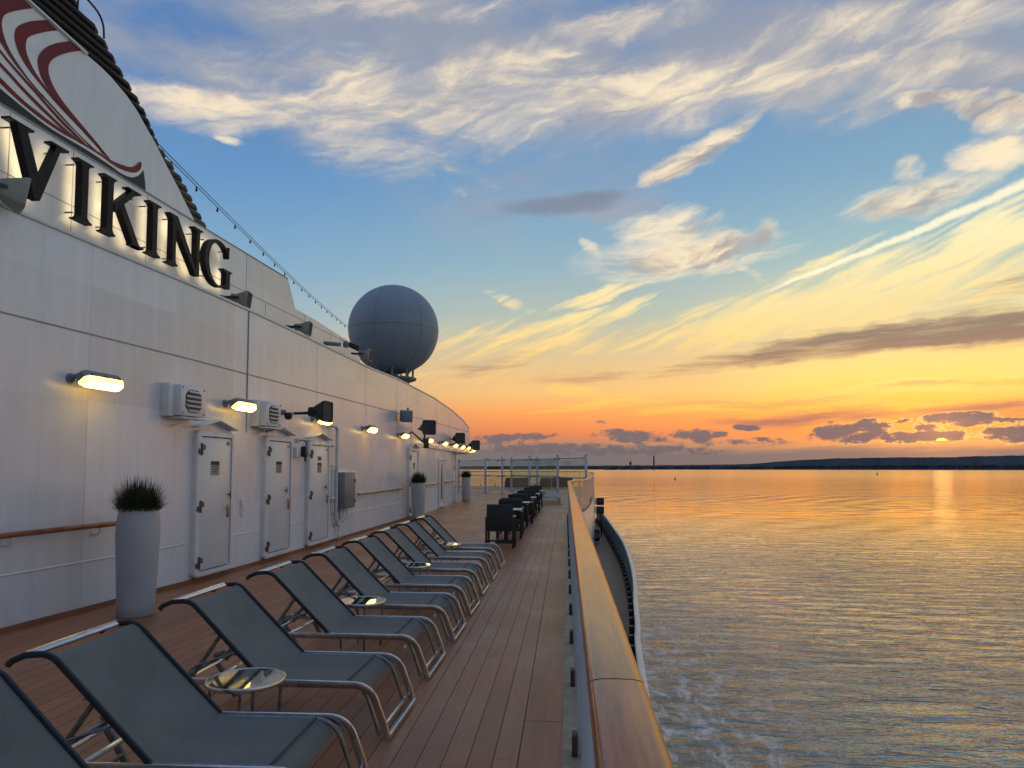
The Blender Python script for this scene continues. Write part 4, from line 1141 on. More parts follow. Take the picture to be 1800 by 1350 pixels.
# floodlights on the ledge
for (x, y, z, s, rz, lb) in ((-5.62, 6.66, 4.50, .32, 48, 'large grey floodlight in front of the letter V'),
                             (-5.55, 11.72, 4.60, .28, 8, 'grey floodlight on the ledge just below the letter G'),
                             (-5.42, 14.3, 4.60, .29, 6, 'grey floodlight on the ledge right of the stepped casing end'),
                             (-5.25, 18.3, 4.68, .30, 0, 'farthest grey floodlight on the ledge, just left of the big ball')):
    horn('floodlight', lb, (x, y, z), R(rz), s, M['horn'], tilt=8, depth=s * 1.15, cat='floodlight', group='grey floodlights along the ledge', stub=.16)
t = thing('security_camera', 'small camera on an arm on the ledge left of the big ball', 'camera', (-5.36, 16.9, 4.66))
b = MB(); b.tube([(-.45, -.3, .04), (-.1, -.1, .03)], r=.05, n=12); b.lathe([(0, -.09), (.06, -.07), (.075, 0), (.06, .07), (0, .09)], (0, 0, .05), 14); b.build('mount', M['grey'], t)
b = MB(); b.tube([(.05, .05, .06), (.26, .2, -.04)], r=.055, n=12); b.box((.16, .12, .06), (.26, .12, .012), Matrix.Rotation(R(38), 3, 'Z') @ Matrix.Rotation(R(18), 3, 'Y')); b.build('body', M['dark'], t)
t = thing('security_camera', 'tiny black dome camera left of the black horn speaker', 'camera'); place(t, 13.0, 0, 2.66)
b = MB(); b.tube([(0, 0, .08), (.14, 0, .08)], r=.05, n=12); b.build('mount', M['grey'], t)
b = MB(); b.lathe([(0, -.085), (.05, -.07), (.075, -.02), (.075, .05), (0, .06)], (.2, 0, .02), 16); b.build('dome', M['dark'], t)

# junction box, conduit, socket, shackle eye
t = thing('junction_box', 'grey steel junction box on the wall right of the third door', 'junction box'); place(t, 16.55, 0, 1.15)
b = MB(); b.box((.03, 0, 0), (.06, 1.2, .98), bev=.006); b.build('backing_plate', M['trim'], t)
b = MB(); b.box((.17, -.05, .02), (.22, .78, .84), bev=.015); b.build('cabinet', M['grey'], t)
b = MB(); b.box((.285, .32, .24), (.02, .05, .08), bev=.004); b.box((.285, .32, -.24), (.02, .05, .08), bev=.004); b.build('latch', M['dark'], t)
b = MB(); b.tube(smooth_path([(.16, -.15, -.42), (.16, -.15, -.6), (.12, -.2, -.7), (.08, -.32, -.66), (.06, -.36, -.5)], 5), r=.016, n=8); b.tube(smooth_path([(.16, .1, -.42), (.16, .08, -.62), (.1, -.05, -.74), (.06, -.2, -.78), (.06, -.2, -.92)], 5), r=.014, n=8); b.build('cable', M['trim'], t)
t = thing('sign_plate', 'small white plate with a dark mark beside the grey junction box', 'sign'); place(t, 17.42, 0, 1.2)
b = MB(); b.box((.03, 0, 0), (.05, .52, .84), bev=.006); b.build('plate', M['trim'], t)
b = MB(); b.box((.058, -.02, .18), (.006, .12, .16)); b.build('mark', M['mesh'], t)
t = thing('conduit_pipe', 'grey conduit pipe bent over the wall left of the junction box', 'pipe'); place(t, 15.95, 0, 0)
b = MB(); b.tube(smooth_path([(.0, -.62, 2.60), (.07, -.6, 2.63), (.09, -.4, 2.64), (.10, -.05, 2.64), (.10, .08, 2.58), (.10, .10, 2.4), (.10, .10, 1.5), (.10, .10, .62), (.10, .16, .42), (.10, .34, .40), (.10, .38, .55), (.10, .38, .72)], 6), r=.036, n=12); b.build('pipe', M['post'], t)
b = MB()
for z in (2.2, 1.75, 1.0): b.box((.05, .0, z), (.09, .26, .035), bev=.005)
b.tube([(.1, .3, .40), (.1, .3, .14)], r=.02, n=8); b.box((.1, .3, .12), (.06, .06, .09), bev=.01); b.build('clamp', M['trim'], t)
t = thing('wall_socket', 'grey wall socket with a black plug and looped lead between two doors', 'socket'); place(t, 13.92, 0, 2.02)
b = MB(); b.box((.04, -.09, -.02), (.08, .18, .2), bev=.01); b.tube([(.02, -.02, .22), (.06, -.02, .22)], r=.05, n=12); b.build('box', M['trim'], t)
b = MB(); b.box((.12, .1, 0), (.12, .14, .22), bev=.03); b.tube(smooth_path([(.06, -.02, .22), (.12, .08, .23), (.15, .14, .16), (.14, .13, .02)], 5), r=.012, n=6); b.tube([(.12, .12, -.1), (.12, .16, -.2)], r=.02, n=6); b.build('plug', M['dark'], t)
t = thing('lashing_eye', 'small white lashing eye on the wall right of the nearest door', 'lashing eye'); place(t, 11.62, 0, 1.02)
b = MB(); b.box((.02, 0, .09), (.04, .06, .12), bev=.012); pts = [(.035, .035 * math.cos(a * math.pi / 6), -.05 + .085 * math.sin(a * math.pi / 6)) for a in range(12)]; b.tube(pts, r=.010, n=6, closed=True); b.build('eye', M['trim'], t)

def wall_handrail(ya, yb, z, label):
    t = thing('wall_handrail', label, 'handrail')
    n = max(4, int((yb - ya) / .5)); b = MB()
    face_x = (lambda y: xw(y)) if yb < 25.6 else (lambda y: interp(y, LOW))
    b.tube([(face_x(ya + (yb - ya) * i / n) + .10, ya + (yb - ya) * i / n, z) for i in range(n + 1)], sec=rrect(.045, .06, .018), up=(0, 0, 1)); b.build('rail', M['handrail'], t)
    k = int((yb - ya) / 1.3) + 1
    for i in range(k):
        y = ya + .35 + i * (yb - ya - .7) / max(1, k - 1); x = face_x(y)
        b = MB(); b.tube(smooth_path([(x, y, z - .10), (x + .05, y, z - .115), (x + .095, y, z - .085), (x + .10, y, z - .03)], 4), r=.011, n=8)
        b.lathe([(0, 0), (.03, 0), (.03, .008), (0, .01)], (x, y, z - .10), 12, axis=(1, 0, 0)); b.build('rail_bracket', M['trim'], t)
wall_handrail(-2, 8.55, 1.01, 'red wooden handrail on the wall ending behind the nearest planter')
wall_handrail(17.75, 22.4, 1.03, 'short wooden handrail on the wall between junction box and fourth door')
wall_handrail(25.9, 29.2, 1.05, 'wooden handrail on the wall right of the middle planter')
wall_handrail(30.6, 33.4, 1.08, 'far wooden handrail right of the narrow glazed door')

# ---------------------------------------------------------------- radome on its stand
t = thing('radome', 'big blue grey radome ball on a lattice stand behind the wall', 'radome', (-8.15, 33, 0))
b = MB(); prof = [(0, 8.24 - 2.12)] + [(2.12 * math.cos(R(a)), 8.24 + 2.12 * math.sin(R(a))) for a in range(-85, 90, 5)] + [(0, 8.24 + 2.12)]
b.lathe(prof, n=64); b.build('dome', M['dome'], t, smooth=80)
b = MB(); b.tube([(2.123 * math.cos(R(a)), 2.123 * math.sin(R(a)), 8.18) for a in range(0, 360, 5)], r=.007, n=6, closed=True)
for k in range(6):
    a0 = R(20 + 60 * k); b.tube([(2.123 * math.cos(R(e)) * math.cos(a0), 2.123 * math.cos(R(e)) * math.sin(a0), 8.24 + 2.123 * math.sin(R(e))) for e in range(-55, 60, 6)], r=.006, n=6)
b.build('panel_joint', M['grey'], t)
b = MB(); b.lathe([(0, 6.42), (1.0, 6.42), (1.06, 6.46), (1.06, 6.58), (.9, 6.62), (0, 6.62)], n=40); b.build('ring', M['grey'], t)
for k in range(8):
    b = MB(); a = R(45 * k + 10); a2 = R(45 * (k + 1) + 10); c0 = (.92 * math.cos(a), .92 * math.sin(a)); c1 = (.92 * math.cos(a2), .92 * math.sin(a2))
    b.tube([(*c0, 5.92), (*c0, 6.44)], r=.05, n=8)
    if k % 2: b.tube([(*c0, 5.95), (*c1, 6.42)], r=.028, n=6)
    b.build('lattice_leg', M['grey'], t)
b = MB(); b.lathe([(0, 4.3), (.55, 4.3), (.55, 5.5), (.8, 5.74), (1.08, 5.84), (1.1, 5.93), (0, 5.95)], n=40); b.lathe([(0, 5.94), (.25, 5.94), (.25, 6.4), (0, 6.42)], n=16); b.build('pedestal', M['grey'], t)

# ---------------------------------------------------------------- string of bulbs from the funnel to a mast behind the ball
A_, B_ = Vector((-6.72, 10.2, 7.10)), Vector((-10.9, 34.6, 8.72))
t = thing('string_lights', 'twin dark cable hung with small bulbs from funnel to radome', 'string lights')
b = MB()
def cable(s): return A_.lerp(B_, s) + Vector((0, 0, -.16 * 4 * s * (1 - s)))
for o in (0, .07): b.tube([tuple(cable(i / 40) + Vector((0, 0, o))) for i in range(41)], r=.008, n=6)
b.build('cable', M['dark'], t)
for k in range(19):
    p = cable((k + .35) / 19.2); b = MB(); b.lathe([(0, 0), (.013, -.005), (.013, -.035), (.022, -.055), (.024, -.08), (.016, -.10), (0, -.105)], (0, 0, 0), 10); o = b.build('bulb', M['dark'], t); o.location = p
# ================================================================ DECK FURNITURE
def make_lounger(label, loc, sling_m, group):
    """foot end at local x=0, head towards -x, 0.74 wide along y"""
    t = thing('sun_lounger', label, 'sun lounger', loc, 0, group)
    W = .35; sec = rrect(.018, .046, .004, 2)
    def side(s, inset=0.0, zt=.335):
        y = s * (W - inset)
        pts = [(-1.50, y, zt), (-.9, y, zt), (-.30, y, zt)] + [(p[0], y, p[1]) for p in arc(-.30, zt - .15, .15, 90, 16, 9)][1:] + [(-.115, y, .12), (-.081, y, .012)]
        return pts
    for s in (-1, 1):
        b = MB(); b.tube(side(s), sec=[(q[0], q[1]) for q in sec], up=(.12, 0, 1)); b.build('side_rail', M['steel'], t)
        # inner seat tube that carries the sling, short turned-down nose
        b = MB(); y = s * (W - .035)
        b.tube([(-.9, y, .340), (-.36, y, .340)] + [(p[0], y, p[1]) for p in arc(-.36, .340 - .15, .15, 90, 16, 7)][1:] + [(-.175, y, .12), (-.145, y, .02)], r=.013, n=8); b.build('inner_tube', M['steel_dull'], t)
    # rear legs: U frames with a cross bar
    for s in (-1, 1):
        b = MB(); y = s * (W - .02)
        b.tube(smooth_path([(-1.50, y, .335), (-1.555, y, .32), (-1.56, y, .28), (-1.48, y, .16), (-1.40, y, .02)], 4), sec=rrect(.02, .04, .006, 2), up=(.2, 0, 1)); b.build('leg', M['steel_dull'], t)
    b = MB(); b.tube([(-.075, -W, .028), (-.075, W, .028)], sec=rrect(.03, .03, .006, 2), up=(0, 0, 1)); b.tube([(-.135, -W + .03, .05), (-.135, W - .03, .05)], r=.012, n=8)
    b.build('foot_bar', M['steel'], t)
    b = MB(); b.tube([(-1.45, -W + .02, .12), (-1.45, W - .02, .12)], r=.013, n=8); b.tube([(-1.535, -W + .02, .30), (-1.535, W - .02, .30)], r=.013, n=8); b.build('rear_bar', M['steel_dull'], t)
    # sagging front cross bar under the nose of the sling
    b = MB(); b.tube(smooth_path([(-.275, -W + .04, .25), (-.295, -W * .5, .225), (-.305, 0, .215), (-.295, W * .5, .225), (-.275, W - .04, .25)], 5), sec=rrect(.014, .028, .005, 2), up=(0, 0, 1)); b.build('front_bar', M['steel'], t)
    # seat sling: slight sag, nose rolls over
    prof = [(-.93, .352), (-.75, .343), (-.60, .342), (-.48, .346), (-.40, .349), (-.345, .342), (-.30, .322), (-.272, .292), (-.262, .262)]
    b = MB(); rows = []
    for (x, z) in prof:
        rows.append([(x, (W - .045) * v, z - .010 * (1 - v * v)) for v in [-1 + i / 5 for i in range(11)]])
    b.grid(rows); b.build('seat_sling', sling_m, t, smooth=60)
    b = MB(); b.tube([(-.355, -W + .045, .350), (-.355, W - .045, .350)], r=.006, n=6); b.build('seam', M['binding'], t)
    # backrest: straight at 45 degrees then rolls over at the head
    bp = [(-.905, .352), (-1.36, .800)] + [(p[0], p[1]) for p in arc(-1.36 - .085, .800 - .085 + .0, .12, 45, 100, 5)][1:] + [(-1.52, .829), (-1.585, .802)]
    for s in (-1, 1):
        b = MB(); y = s * (W - .012)
        b.tube([(x, y, z) for x, z in bp], sec=rrect(.020, .030, .006, 2), up=(.7, 0, .7)); b.build('back_rail', M['binding'] if sling_m is M['sling'] else M['steel_dull'], t)
        b = MB(); b.tube([(bp[-1][0] - .0, y, bp[-1][1]), (bp[-1][0] - .02, y, bp[-1][1] - .02)], r=.016, n=8); b.build('end_cap', M['block'], t)
    b = MB(); rows = []
    bs = [bp[0], (-1.02, .462), (-1.14, .578), (-1.26, .696), (-1.36, .795)] + bp[2:5]
    for (x, z) in bs:
        rows.append([(x + .006 * (1 - v * v), (W - .02) * v, z - .012 * (1 - v * v)) for v in [-1 + i / 5 for i in range(11)]])
    b.grid(rows); b.build('back_sling', sling_m, t, smooth=60)
    hb = bp[5]
    b = MB(); b.tube([(-1.505, -W + .01, .834), (-1.505, W - .01, .834)], sec=rrect(.046, .014, .005, 2), up=(.35, 0, 1)); b.build('head_bar', M['steel'], t)
    # prop: two stays from the back to a cross tube on the rails
    for s in (-1, 1):
        b = MB(); y = s * .24
        b.tube([(-1.225, y, .62), (-1.44, y, .31)], sec=rrect(.010, .028, .003, 2), up=(0, 0, 1)); b.tube([(-1.10, y, .50), (-1.40, y * 1.05, .40), (-1.47, y * 1.05, .335)], r=.009, n=6); b.build('prop_stay', M['steel_dull'], t)
    b = MB(); b.tube([(-1.44, -.33, .322), (-1.44, .33, .322)], r=.011, n=8); b.tube([(-1.235, -.33, .63), (-1.235, .33, .63)], r=.010, n=8); b.box((-1.22, 0, .345), (.04, .66, .012), bev=.003); b.build('cross_tube', M['steel'], t)
    return t
G1 = 'grey sun loungers in a row along the deck'
LX = -1.02
rows_ = [(2.58, 'grey sun lounger cut off by the bottom left corner'), (3.56, 'large grey sun lounger in front of the nearest glass side table'),
         (4.83, 'grey sun lounger directly behind the nearest glass side table'), (6.08, 'grey sun lounger directly in front of the second glass side table'),
         (7.32, 'grey sun lounger directly behind the second glass side table'), (8.56, 'grey sun lounger directly in front of the third glass side table'),
         (9.82, 'grey sun lounger directly behind the third glass side table'), (11.09, 'grey sun lounger directly in front of the farthest glass side table'),
         (12.36, 'last grey sun lounger of the row, behind the farthest side table, before the chairs')]
lsrc = None
for y, lb in rows_:
    if lsrc is None: lsrc = make_lounger(lb, (LX, y, 0), M['sling'], G1)
    else:
        c = copy_tree(lsrc); c.location = (LX + random.uniform(-.025, .025), y + random.uniform(-.015, .015), 0); c.rotation_euler = (0, 0, R(random.uniform(-1.1, 1.1))); c['label'] = lb
psrc = None
for y, lb in ((33.2, 'pale grey lounger nearest the rail bend, in front of its row'), (34.6, 'second pale grey lounger beside the rail bend'),
              (36.0, 'third pale grey lounger beside the rail bend'), (37.4, 'farthest pale grey lounger beside the rail bend')):
    if psrc is None: psrc = make_lounger(lb, (-.14, y, 0), M['pale_sling'], 'pale loungers at the far bend of the rail')
    else: c = copy_tree(psrc); c.location = (-.14, y, 0); c['label'] = lb

def make_side_table(label, loc):
    t = thing('side_table', label, 'side table', loc, 0, 'round glass side tables between the loungers')
    b = MB(); b.lathe([(0, .436), (.218, .436), (.218, .444), (0, .444)], n=48); b.build('glass_top', M['glass'], t, smooth=30)
    b = MB(); n = 48
    b.tube([(.222 * math.cos(2 * math.pi * i / n), .222 * math.sin(2 * math.pi * i / n), .434) for i in range(n)], sec=rrect(.016, .026, .006, 2), closed=True, up=(0, 0, 1)); b.build('rim', M['steel'], t)
    for k in range(4):
        a = R(35 + 90 * k); b = MB(); c, s = math.cos(a), math.sin(a)
        b.tube([(.205 * c, .205 * s, .43), (.185 * c, .185 * s, .01)], sec=rrect(.018, .018, .004, 2), up=(c, s, .05)); b.build('leg', M['steel_dull'], t)
    b = MB(); b.tube([(.19 * math.cos(R(35)), .19 * math.sin(R(35)), .12), (-.19 * math.cos(R(35)), -.19 * math.sin(R(35)), .12)], r=.008, n=6); b.tube([(.19 * math.cos(R(125)), .19 * math.sin(R(125)), .125), (-.19 * math.cos(R(125)), -.19 * math.sin(R(125)), .125)], r=.008, n=6)
    b.build('cross_brace', M['steel_dull'], t)
    b = MB(); b.lathe([(0, .445), (.012, .445), (.012, .449), (0, .450)], n=12); b.build('centre_cap', M['steel'], t)
    return t
tsrc = None
for (x, y, lb) in ((-1.91, 4.20, 'nearest round glass side table between the big front loungers'), (-1.94, 6.70, 'second round glass side table from the front'),
                   (-1.98, 9.19, 'third round glass side table from the front'), (-1.97, 11.73, 'farthest and smallest looking glass side table by the last lounger')):
    if tsrc is None: tsrc = make_side_table(lb, (x, y, 0))
    else: c = copy_tree(tsrc); c.location = (x, y, 0); c.rotation_euler = (0, 0, R(random.uniform(-20, 20))); c['label'] = lb

def make_planter(label, loc):
    t = thing('potted_grass', label, 'planter', loc, 0, 'tall grey planters with grass along the wall')
    prof = [(0, .0), (.185, .0), (.197, .012), (.202, .15), (.214, .45), (.228, .75), (.234, .92), (.231, 1.04), (.220, 1.14), (.204, 1.215), (.203, 1.235), (.192, 1.238), (.186, 1.225), (.20, 1.16), (0, 1.15)]
    b = MB(); b.lathe(prof, n=48); b.build('pot', M['pot'], t, smooth=50)
    b = MB(); b.lathe([(0, 1.175), (.192, 1.17), (.192, 1.16)], n=24); b.build('soil', M['soil'], t)
    b = MB(); rnd = random.Random(int(loc[1] * 100))
    for k in range(1900):
        a = rnd.uniform(0, 2 * math.pi); r0 = .17 * math.sqrt(rnd.random()); lean = rnd.random() ** .8 * 1.05
        base = Vector((r0 * math.cos(a), r0 * math.sin(a), 1.16)); a2 = a + rnd.uniform(-.7, .7)
        L = rnd.uniform(.30, .52) * (1.0 - .42 * lean); w = rnd.uniform(.003, .0055)
        d = Vector((math.cos(a2) * math.sin(lean), math.sin(a2) * math.sin(lean), math.cos(lean)))
        side = d.cross(Vector((0, 0, 1))); side = side.normalized() if side.length > 1e-3 else Vector((1, 0, 0))
        mid = base + d * L * .55 + Vector((0, 0, .01)); tip = base + d * L - Vector((0, 0, .05 * lean))
        v = [b.bm.verts.new(base - side * w), b.bm.verts.new(base + side * w), b.bm.verts.new(mid + side * w * .8), b.bm.verts.new(mid - side * w * .8), b.bm.verts.new(tip)]
        b.bm.faces.new((v[0], v[1], v[2], v[3])); b.bm.faces.new((v[3], v[2], v[4]))
    b.build('grass', M['leaf'], t, smooth=None, recalc=False)
make_planter('nearest tall grey planter of spiky grass, left of the first door', (-4.96, 7.97, 0))
make_planter('middle tall grey planter of grass, behind the last lounger', (-4.80, 22.95, 0))
make_planter('farthest tall grey planter of grass, at the end of the wall', (-5.12, 36.3, 0))

# ---------------------------------------------------------------- dining sets: two wicker armchairs facing over a small table
def make_chair(label, loc, rz):
    t = thing('dining_chair', label, 'chair', loc, rz, 'black wicker dining chairs in a row')   # faces local +y
    b = MB(); b.box((0, .04, .645), (.56, .045, .56), Matrix.Rotation(R(-5), 3, 'X'), .012); b.build('backrest', M['wicker'], t)
    b = MB(); b.box((0, .32, .40), (.54, .52, .09), bev=.02); b.build('seat', M['wicker'], t)
    for s in (-1, 1):
        b = MB(); b.box((s * .285, .30, .655), (.055, .54, .03), bev=.008); b.build('armrest', M['grey'], t)
        for yv in (.05, .53):
            b = MB(); b.box((s * .285, yv, .32), (.045, .045, .64), bev=.006); b.build('leg', M['wicker'], t)
    b = MB(); b.box((0, .3, .12), (.03, .46, .03)); b.box((0, .05, .16), (.54, .03, .03)); b.build('stretcher', M['wicker'], t)
    return t
def make_table(label, loc):
    t = thing('dining_table', label, 'table', loc, 0, 'small pale dining tables between the chairs')
    b = MB(); b.box((0, 0, .755), (.72, .72, .022), bev=.006); b.build('top', M['tabletop'], t)
    b = MB(); b.box((0, 0, .735), (.70, .70, .018), bev=.004); b.box((0, 0, .38), (.09, .09, .70), bev=.01); b.box((0, 0, .02), (.46, .46, .035), bev=.01); b.build('pedestal', M['wicker'], t)
    return t
ORD = ['nearest', 'second', 'third', 'fourth', 'farthest']
cs = ts = None
for k in range(5):
    y0 = 15.0 + 3.25 * k; x = -1.40 + .02 * k
    for (yy_, rz, wh) in ((y0, 0, 'with its back to us, in front of the %s dining table'), (y0 + 2.55, math.pi, 'facing us, behind the %s dining table')):
        lb = 'black wicker armchair ' + wh % ORD[k]
        if cs is None: cs = make_chair(lb, (x, yy_, 0), rz)
        else: c = copy_tree(cs); c.location = (x + random.uniform(-.03, .03), yy_, 0); c.rotation_euler = (0, 0, rz + R(random.uniform(-3, 3))); c['label'] = lb
    lb = '%s pale topped dining table in the row of black armchairs' % ORD[k]
    if ts is None: ts = make_table(lb, (x + .03, y0 + 1.28, 0))
    else: c = copy_tree(ts); c.location = (x + .03, y0 + 1.28, 0); c['label'] = lb

# ---------------------------------------------------------------- lounge seating by the stern
def sofa(name, label, loc, w, rz):
    t = thing(name, label, 'sofa' if w > 1.1 else 'armchair', loc, rz)
    b = MB(); b.box((0, 0, .20), (w, .82, .30), bev=.03); b.box((0, -.36, .52), (w, .14, .62), bev=.03); b.build('frame', M['wicker'], t)
    for s in (-1, 1):
        b = MB(); b.box((s * (w / 2 - .07), .04, .44), (.14, .74, .34), bev=.03); b.build('arm', M['wicker'], t)
    n = max(1, round((w - .3) / .62))
    for i in range(n):
        ww = (w - .3) / n; cx = -w / 2 + .15 + ww * (i + .5)
        b = MB(); b.box((cx, .06, .42), (ww - .02, .66, .15), bev=.04, segs=3); b.build('seat_cushion', M['cushion'], t)
        b = MB(); b.box((cx, -.22, .66), (ww - .02, .15, .38), Matrix.Rotation(R(-12), 3, 'X'), .04, segs=3); b.build('back_cushion', M['cushion'], t)
sofa('lounge_armchair', 'dark wicker lounge armchair behind the far loungers', (-1.75, 60.5, 0), .95, R(8))
sofa('lounge_sofa', 'dark wicker sofa beside the tall white post at the rail bend', (-.30, 60.8, 0), 1.75, R(-5))
sofa('lounge_sofa', 'long dark wicker sofa seen between the windscreen posts', (-4.1, 60.2, 0), 2.1, R(180))
t = thing('coffee_table', 'low dark table among the lounge seats near the stern', 'table', (-2.7, 58.4, 0))
b = MB(); b.box((0, 0, .40), (.9, .6, .05), bev=.01); b.build('top', M['tabletop'], t)
for sx in (-1, 1):
    for sy in (-1, 1):
        b = MB(); b.box((sx * .38, sy * .24, .19), (.05, .05, .375), bev=.005); b.build('leg', M['wicker'], t)

# ---------------------------------------------------------------- windscreen across the deck: tall posts, rods, glass
ws = thing('windscreen', 'tall white posts with rods and green glass across the deck end', 'windscreen')
FR = [(1.06, 38.0, 2.40), (-.49, 41.7, 2.40), (-2.27, 44.6, 2.40), (-4.31, 48.0, 2.40)]
BK = [(-.55, 47.0, 2.42), (-2.03, 50.0, 2.42), (-4.14, 54.0, 2.45)]
LF = [(-4.31, 48.0, 2.40), (-5.50, 48.6, 2.32), (-8.4, 55.5, 2.32)]
done = set()
for run in (FR, BK, LF):
    for p in run:
        if p in done: continue
        done.add(p)
        b = MB(); b.box((p[0], p[1], p[2] / 2), (.15, .15, p[2]), bev=.02); b.box((p[0], p[1], .05), (.26, .26, .1), bev=.015); b.box((p[0], p[1], p[2] + .015), (.17, .17, .03), bev=.01); b.build('post', M['post'], ws)
    for p, q in zip(run, run[1:]):
        P_, Q_ = Vector(p), Vector(q); d = (Q_ - P_).normalized()
        b = MB()
        for z in (2.22, 1.14):
            a_ = Vector((P_.x, P_.y, z)) + d * .12; c_ = Vector((Q_.x, Q_.y, z)) - d * .12
            b.tube([a_, c_], r=.028, n=8); b.tube([a_, a_ + d * .25], r=.05, n=8); b.tube([c_, c_ - d * .25], r=.05, n=8)
        b.build('rod', M['steel_dull'], ws)
        b = MB(); a_ = P_ + d * .2; c_ = Q_ - d * .2; b.face([(a_.x, a_.y, .12), (c_.x, c_.y, .12), (c_.x, c_.y, 2.16), (a_.x, a_.y, 2.16)]); b.build('glass', M['screen'], ws, smooth=None)
t = thing('gate_rail', 'low white gate frame between the wall end and the windscreen', 'railing', (-7.2, 50.5, 0))
b = MB()
for x in (-1.2, -.55, .1): b.box((x, 0, .56), (.09, .09, 1.12), bev=.01)
b.build('post', M['post'], t)
b = MB()
for z in (.35, .72, 1.08): b.tube([(-1.2, 0, z), (.1, 0, z)], r=.022, n=8)
b.build('bar', M['steel_dull'], t)

# ---------------------------------------------------------------- gear on the lower deck
for z, lb in ((-.55, 'upper of two black floodlight boxes on the white ladder frame over the lower deck'), (-1.12, 'lower of two black floodlight boxes on the white ladder frame over the lower deck')):
    t = thing('floodlight_box', lb, 'floodlight', (2.2, 48, z), 0, 'stacked black floodlight boxes')
    b = MB(); b.box((.06, 0, 0), (.5, .5, .48), bev=.03); b.build('body', M['dark'], t)
    b = MB(); b.box((-.22, -.02, 0), (.08, .42, .40), bev=.01); b.build('back_frame', M['trim'], t)
    b = MB(); b.box((.06, -.256, 0), (.40, .012, .36), bev=.004); b.build('glass', M['window'], t)
t = thing('ladder_frame', 'white ladder frame carrying the two black floodlight boxes', 'frame', (1.9, 48, 0))
b = MB()
for y in (-.15, .25): b.tube([(-.02, y, -2.9), (-.02, y, -.25)], r=.04, n=8)
for k in range(8): b.box((-.02, .05, -2.6 + k * .32), (.05, .4, .04))
b.build('frame', M['trim'], t)
b = MB(); b.tube([(.42, 0, -2.9), (.42, 0, -1.3)], r=.05, n=10); b.build('pole', M['dark'], t)
t = thing('deck_winch', 'dark boxed winch unit on the lower deck under the floodlights', 'winch', (1.72, 44.5, -2.9))
b = MB(); b.box((0, 0, .45), (.62, .6, .74), bev=.03); b.build('housing', M['dark'], t)
b = MB(); b.box((0, 0, .04), (.74, .72, .08), bev=.01); b.build('base', M['trim'], t)
b = MB(); b.tube([(-.4, -.2, .1), (-.4, -.2, .86), (.0, -.2, .9)], r=.025, n=8); b.tube([(.1, -.31, .45), (.1, -.36, .45)], r=.16, n=18); b.build('drum', M['grey'], t)
# ================================================================ FAR SHORE
rn = random.Random(5)
def ridge(name, az0, az1, dist, prof, base, m_, jag, step, kind, label=None, depth=400):
    b = MB(); rows = [[], [], []]; a = az0
    ph = [rn.uniform(0, 6.28) for _ in range(8)]
    while a <= az1:
        h = interp(a, prof) + jag * (sum(math.sin(a * f + p) / (1 + i * .6) for i, (f, p) in enumerate(zip((3, 7.3, 15, 31, 57, 96, 151, 233), ph))) * .35 + rn.uniform(-.25, .35))
        h = max(h, base + 1)
        for r, (d, z) in zip(rows, ((dist, base), (dist + 15, h - 2), (dist + depth, h))):
            r.append((d * math.sin(R(a)), d * math.cos(R(a)), z))
        a += step
    b.grid(rows); o = b.build(name, m_, smooth=None); return o
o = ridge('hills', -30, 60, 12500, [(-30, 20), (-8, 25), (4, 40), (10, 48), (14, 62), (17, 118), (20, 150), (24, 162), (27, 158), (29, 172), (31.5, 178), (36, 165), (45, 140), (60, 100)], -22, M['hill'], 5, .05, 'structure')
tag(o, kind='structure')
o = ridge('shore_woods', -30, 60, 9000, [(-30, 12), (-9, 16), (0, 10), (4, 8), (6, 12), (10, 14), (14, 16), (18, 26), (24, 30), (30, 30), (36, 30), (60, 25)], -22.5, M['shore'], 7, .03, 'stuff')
tag(o, kind='stuff')
def at(az, d, z=-22): return (d * math.sin(R(az)), d * math.cos(R(az)), z)
t = thing('chimney_stack', 'tall thin chimney rising above the low far shore', 'chimney', at(6.93, 8950))
b = MB(); b.lathe([(0, 0), (13, 0), (10, 70), (8.5, 158), (9.5, 160), (9.5, 166), (0, 166)], n=16); b.build('shaft', M['stack'], t)
b = MB(); b.lathe([(9.9, 120), (9.9, 128), (9.4, 128), (9.4, 120)], n=16); b.build('band', M['shore'], t)
t = thing('water_tower', 'short stubby tower on the far shore left of the tall chimney', 'tower', at(5.1, 8950))
b = MB(); b.lathe([(0, 0), (8, 0), (8, 60), (15, 70), (15, 96), (0, 100)], n=14); b.build('shaft', M['stack'], t)
bl = [(3.2, 40, 24, 'flat roofed pale shed on the far shore, leftmost of the low blocks'), (4.3, 30, 34, 'low block on the far shore just left of the stubby tower'), (6.3, 60, 36, 'wide plant building at the foot of the tall chimney'),
      (8.2, 45, 30, 'low block on the far shore right of the tall chimney'), (11.5, 60, 34, 'pale block on the far shore below the start of the hill'), (15.5, 50, 38, 'pale block on the far shore under the hill slope')]
for az, w, hh, lb in bl:
    t = thing('shore_building', lb, 'building', at(az, 8940), -R(az), 'low buildings on the far shore')
    b = MB(); b.box((0, 0, hh / 2), (w * 2, 60, hh)); b.box((w * .3, 0, hh + 4), (w * .5, 30, 8)); b.build('wall', M['stack'], t, smooth=None)
    b = MB()
    for i in range(5): b.box((-w * .8 + i * w * .4, -30.3, hh * .55), (w * .2, .8, hh * .25))
    b.build('window', M['shore'], t, smooth=None)
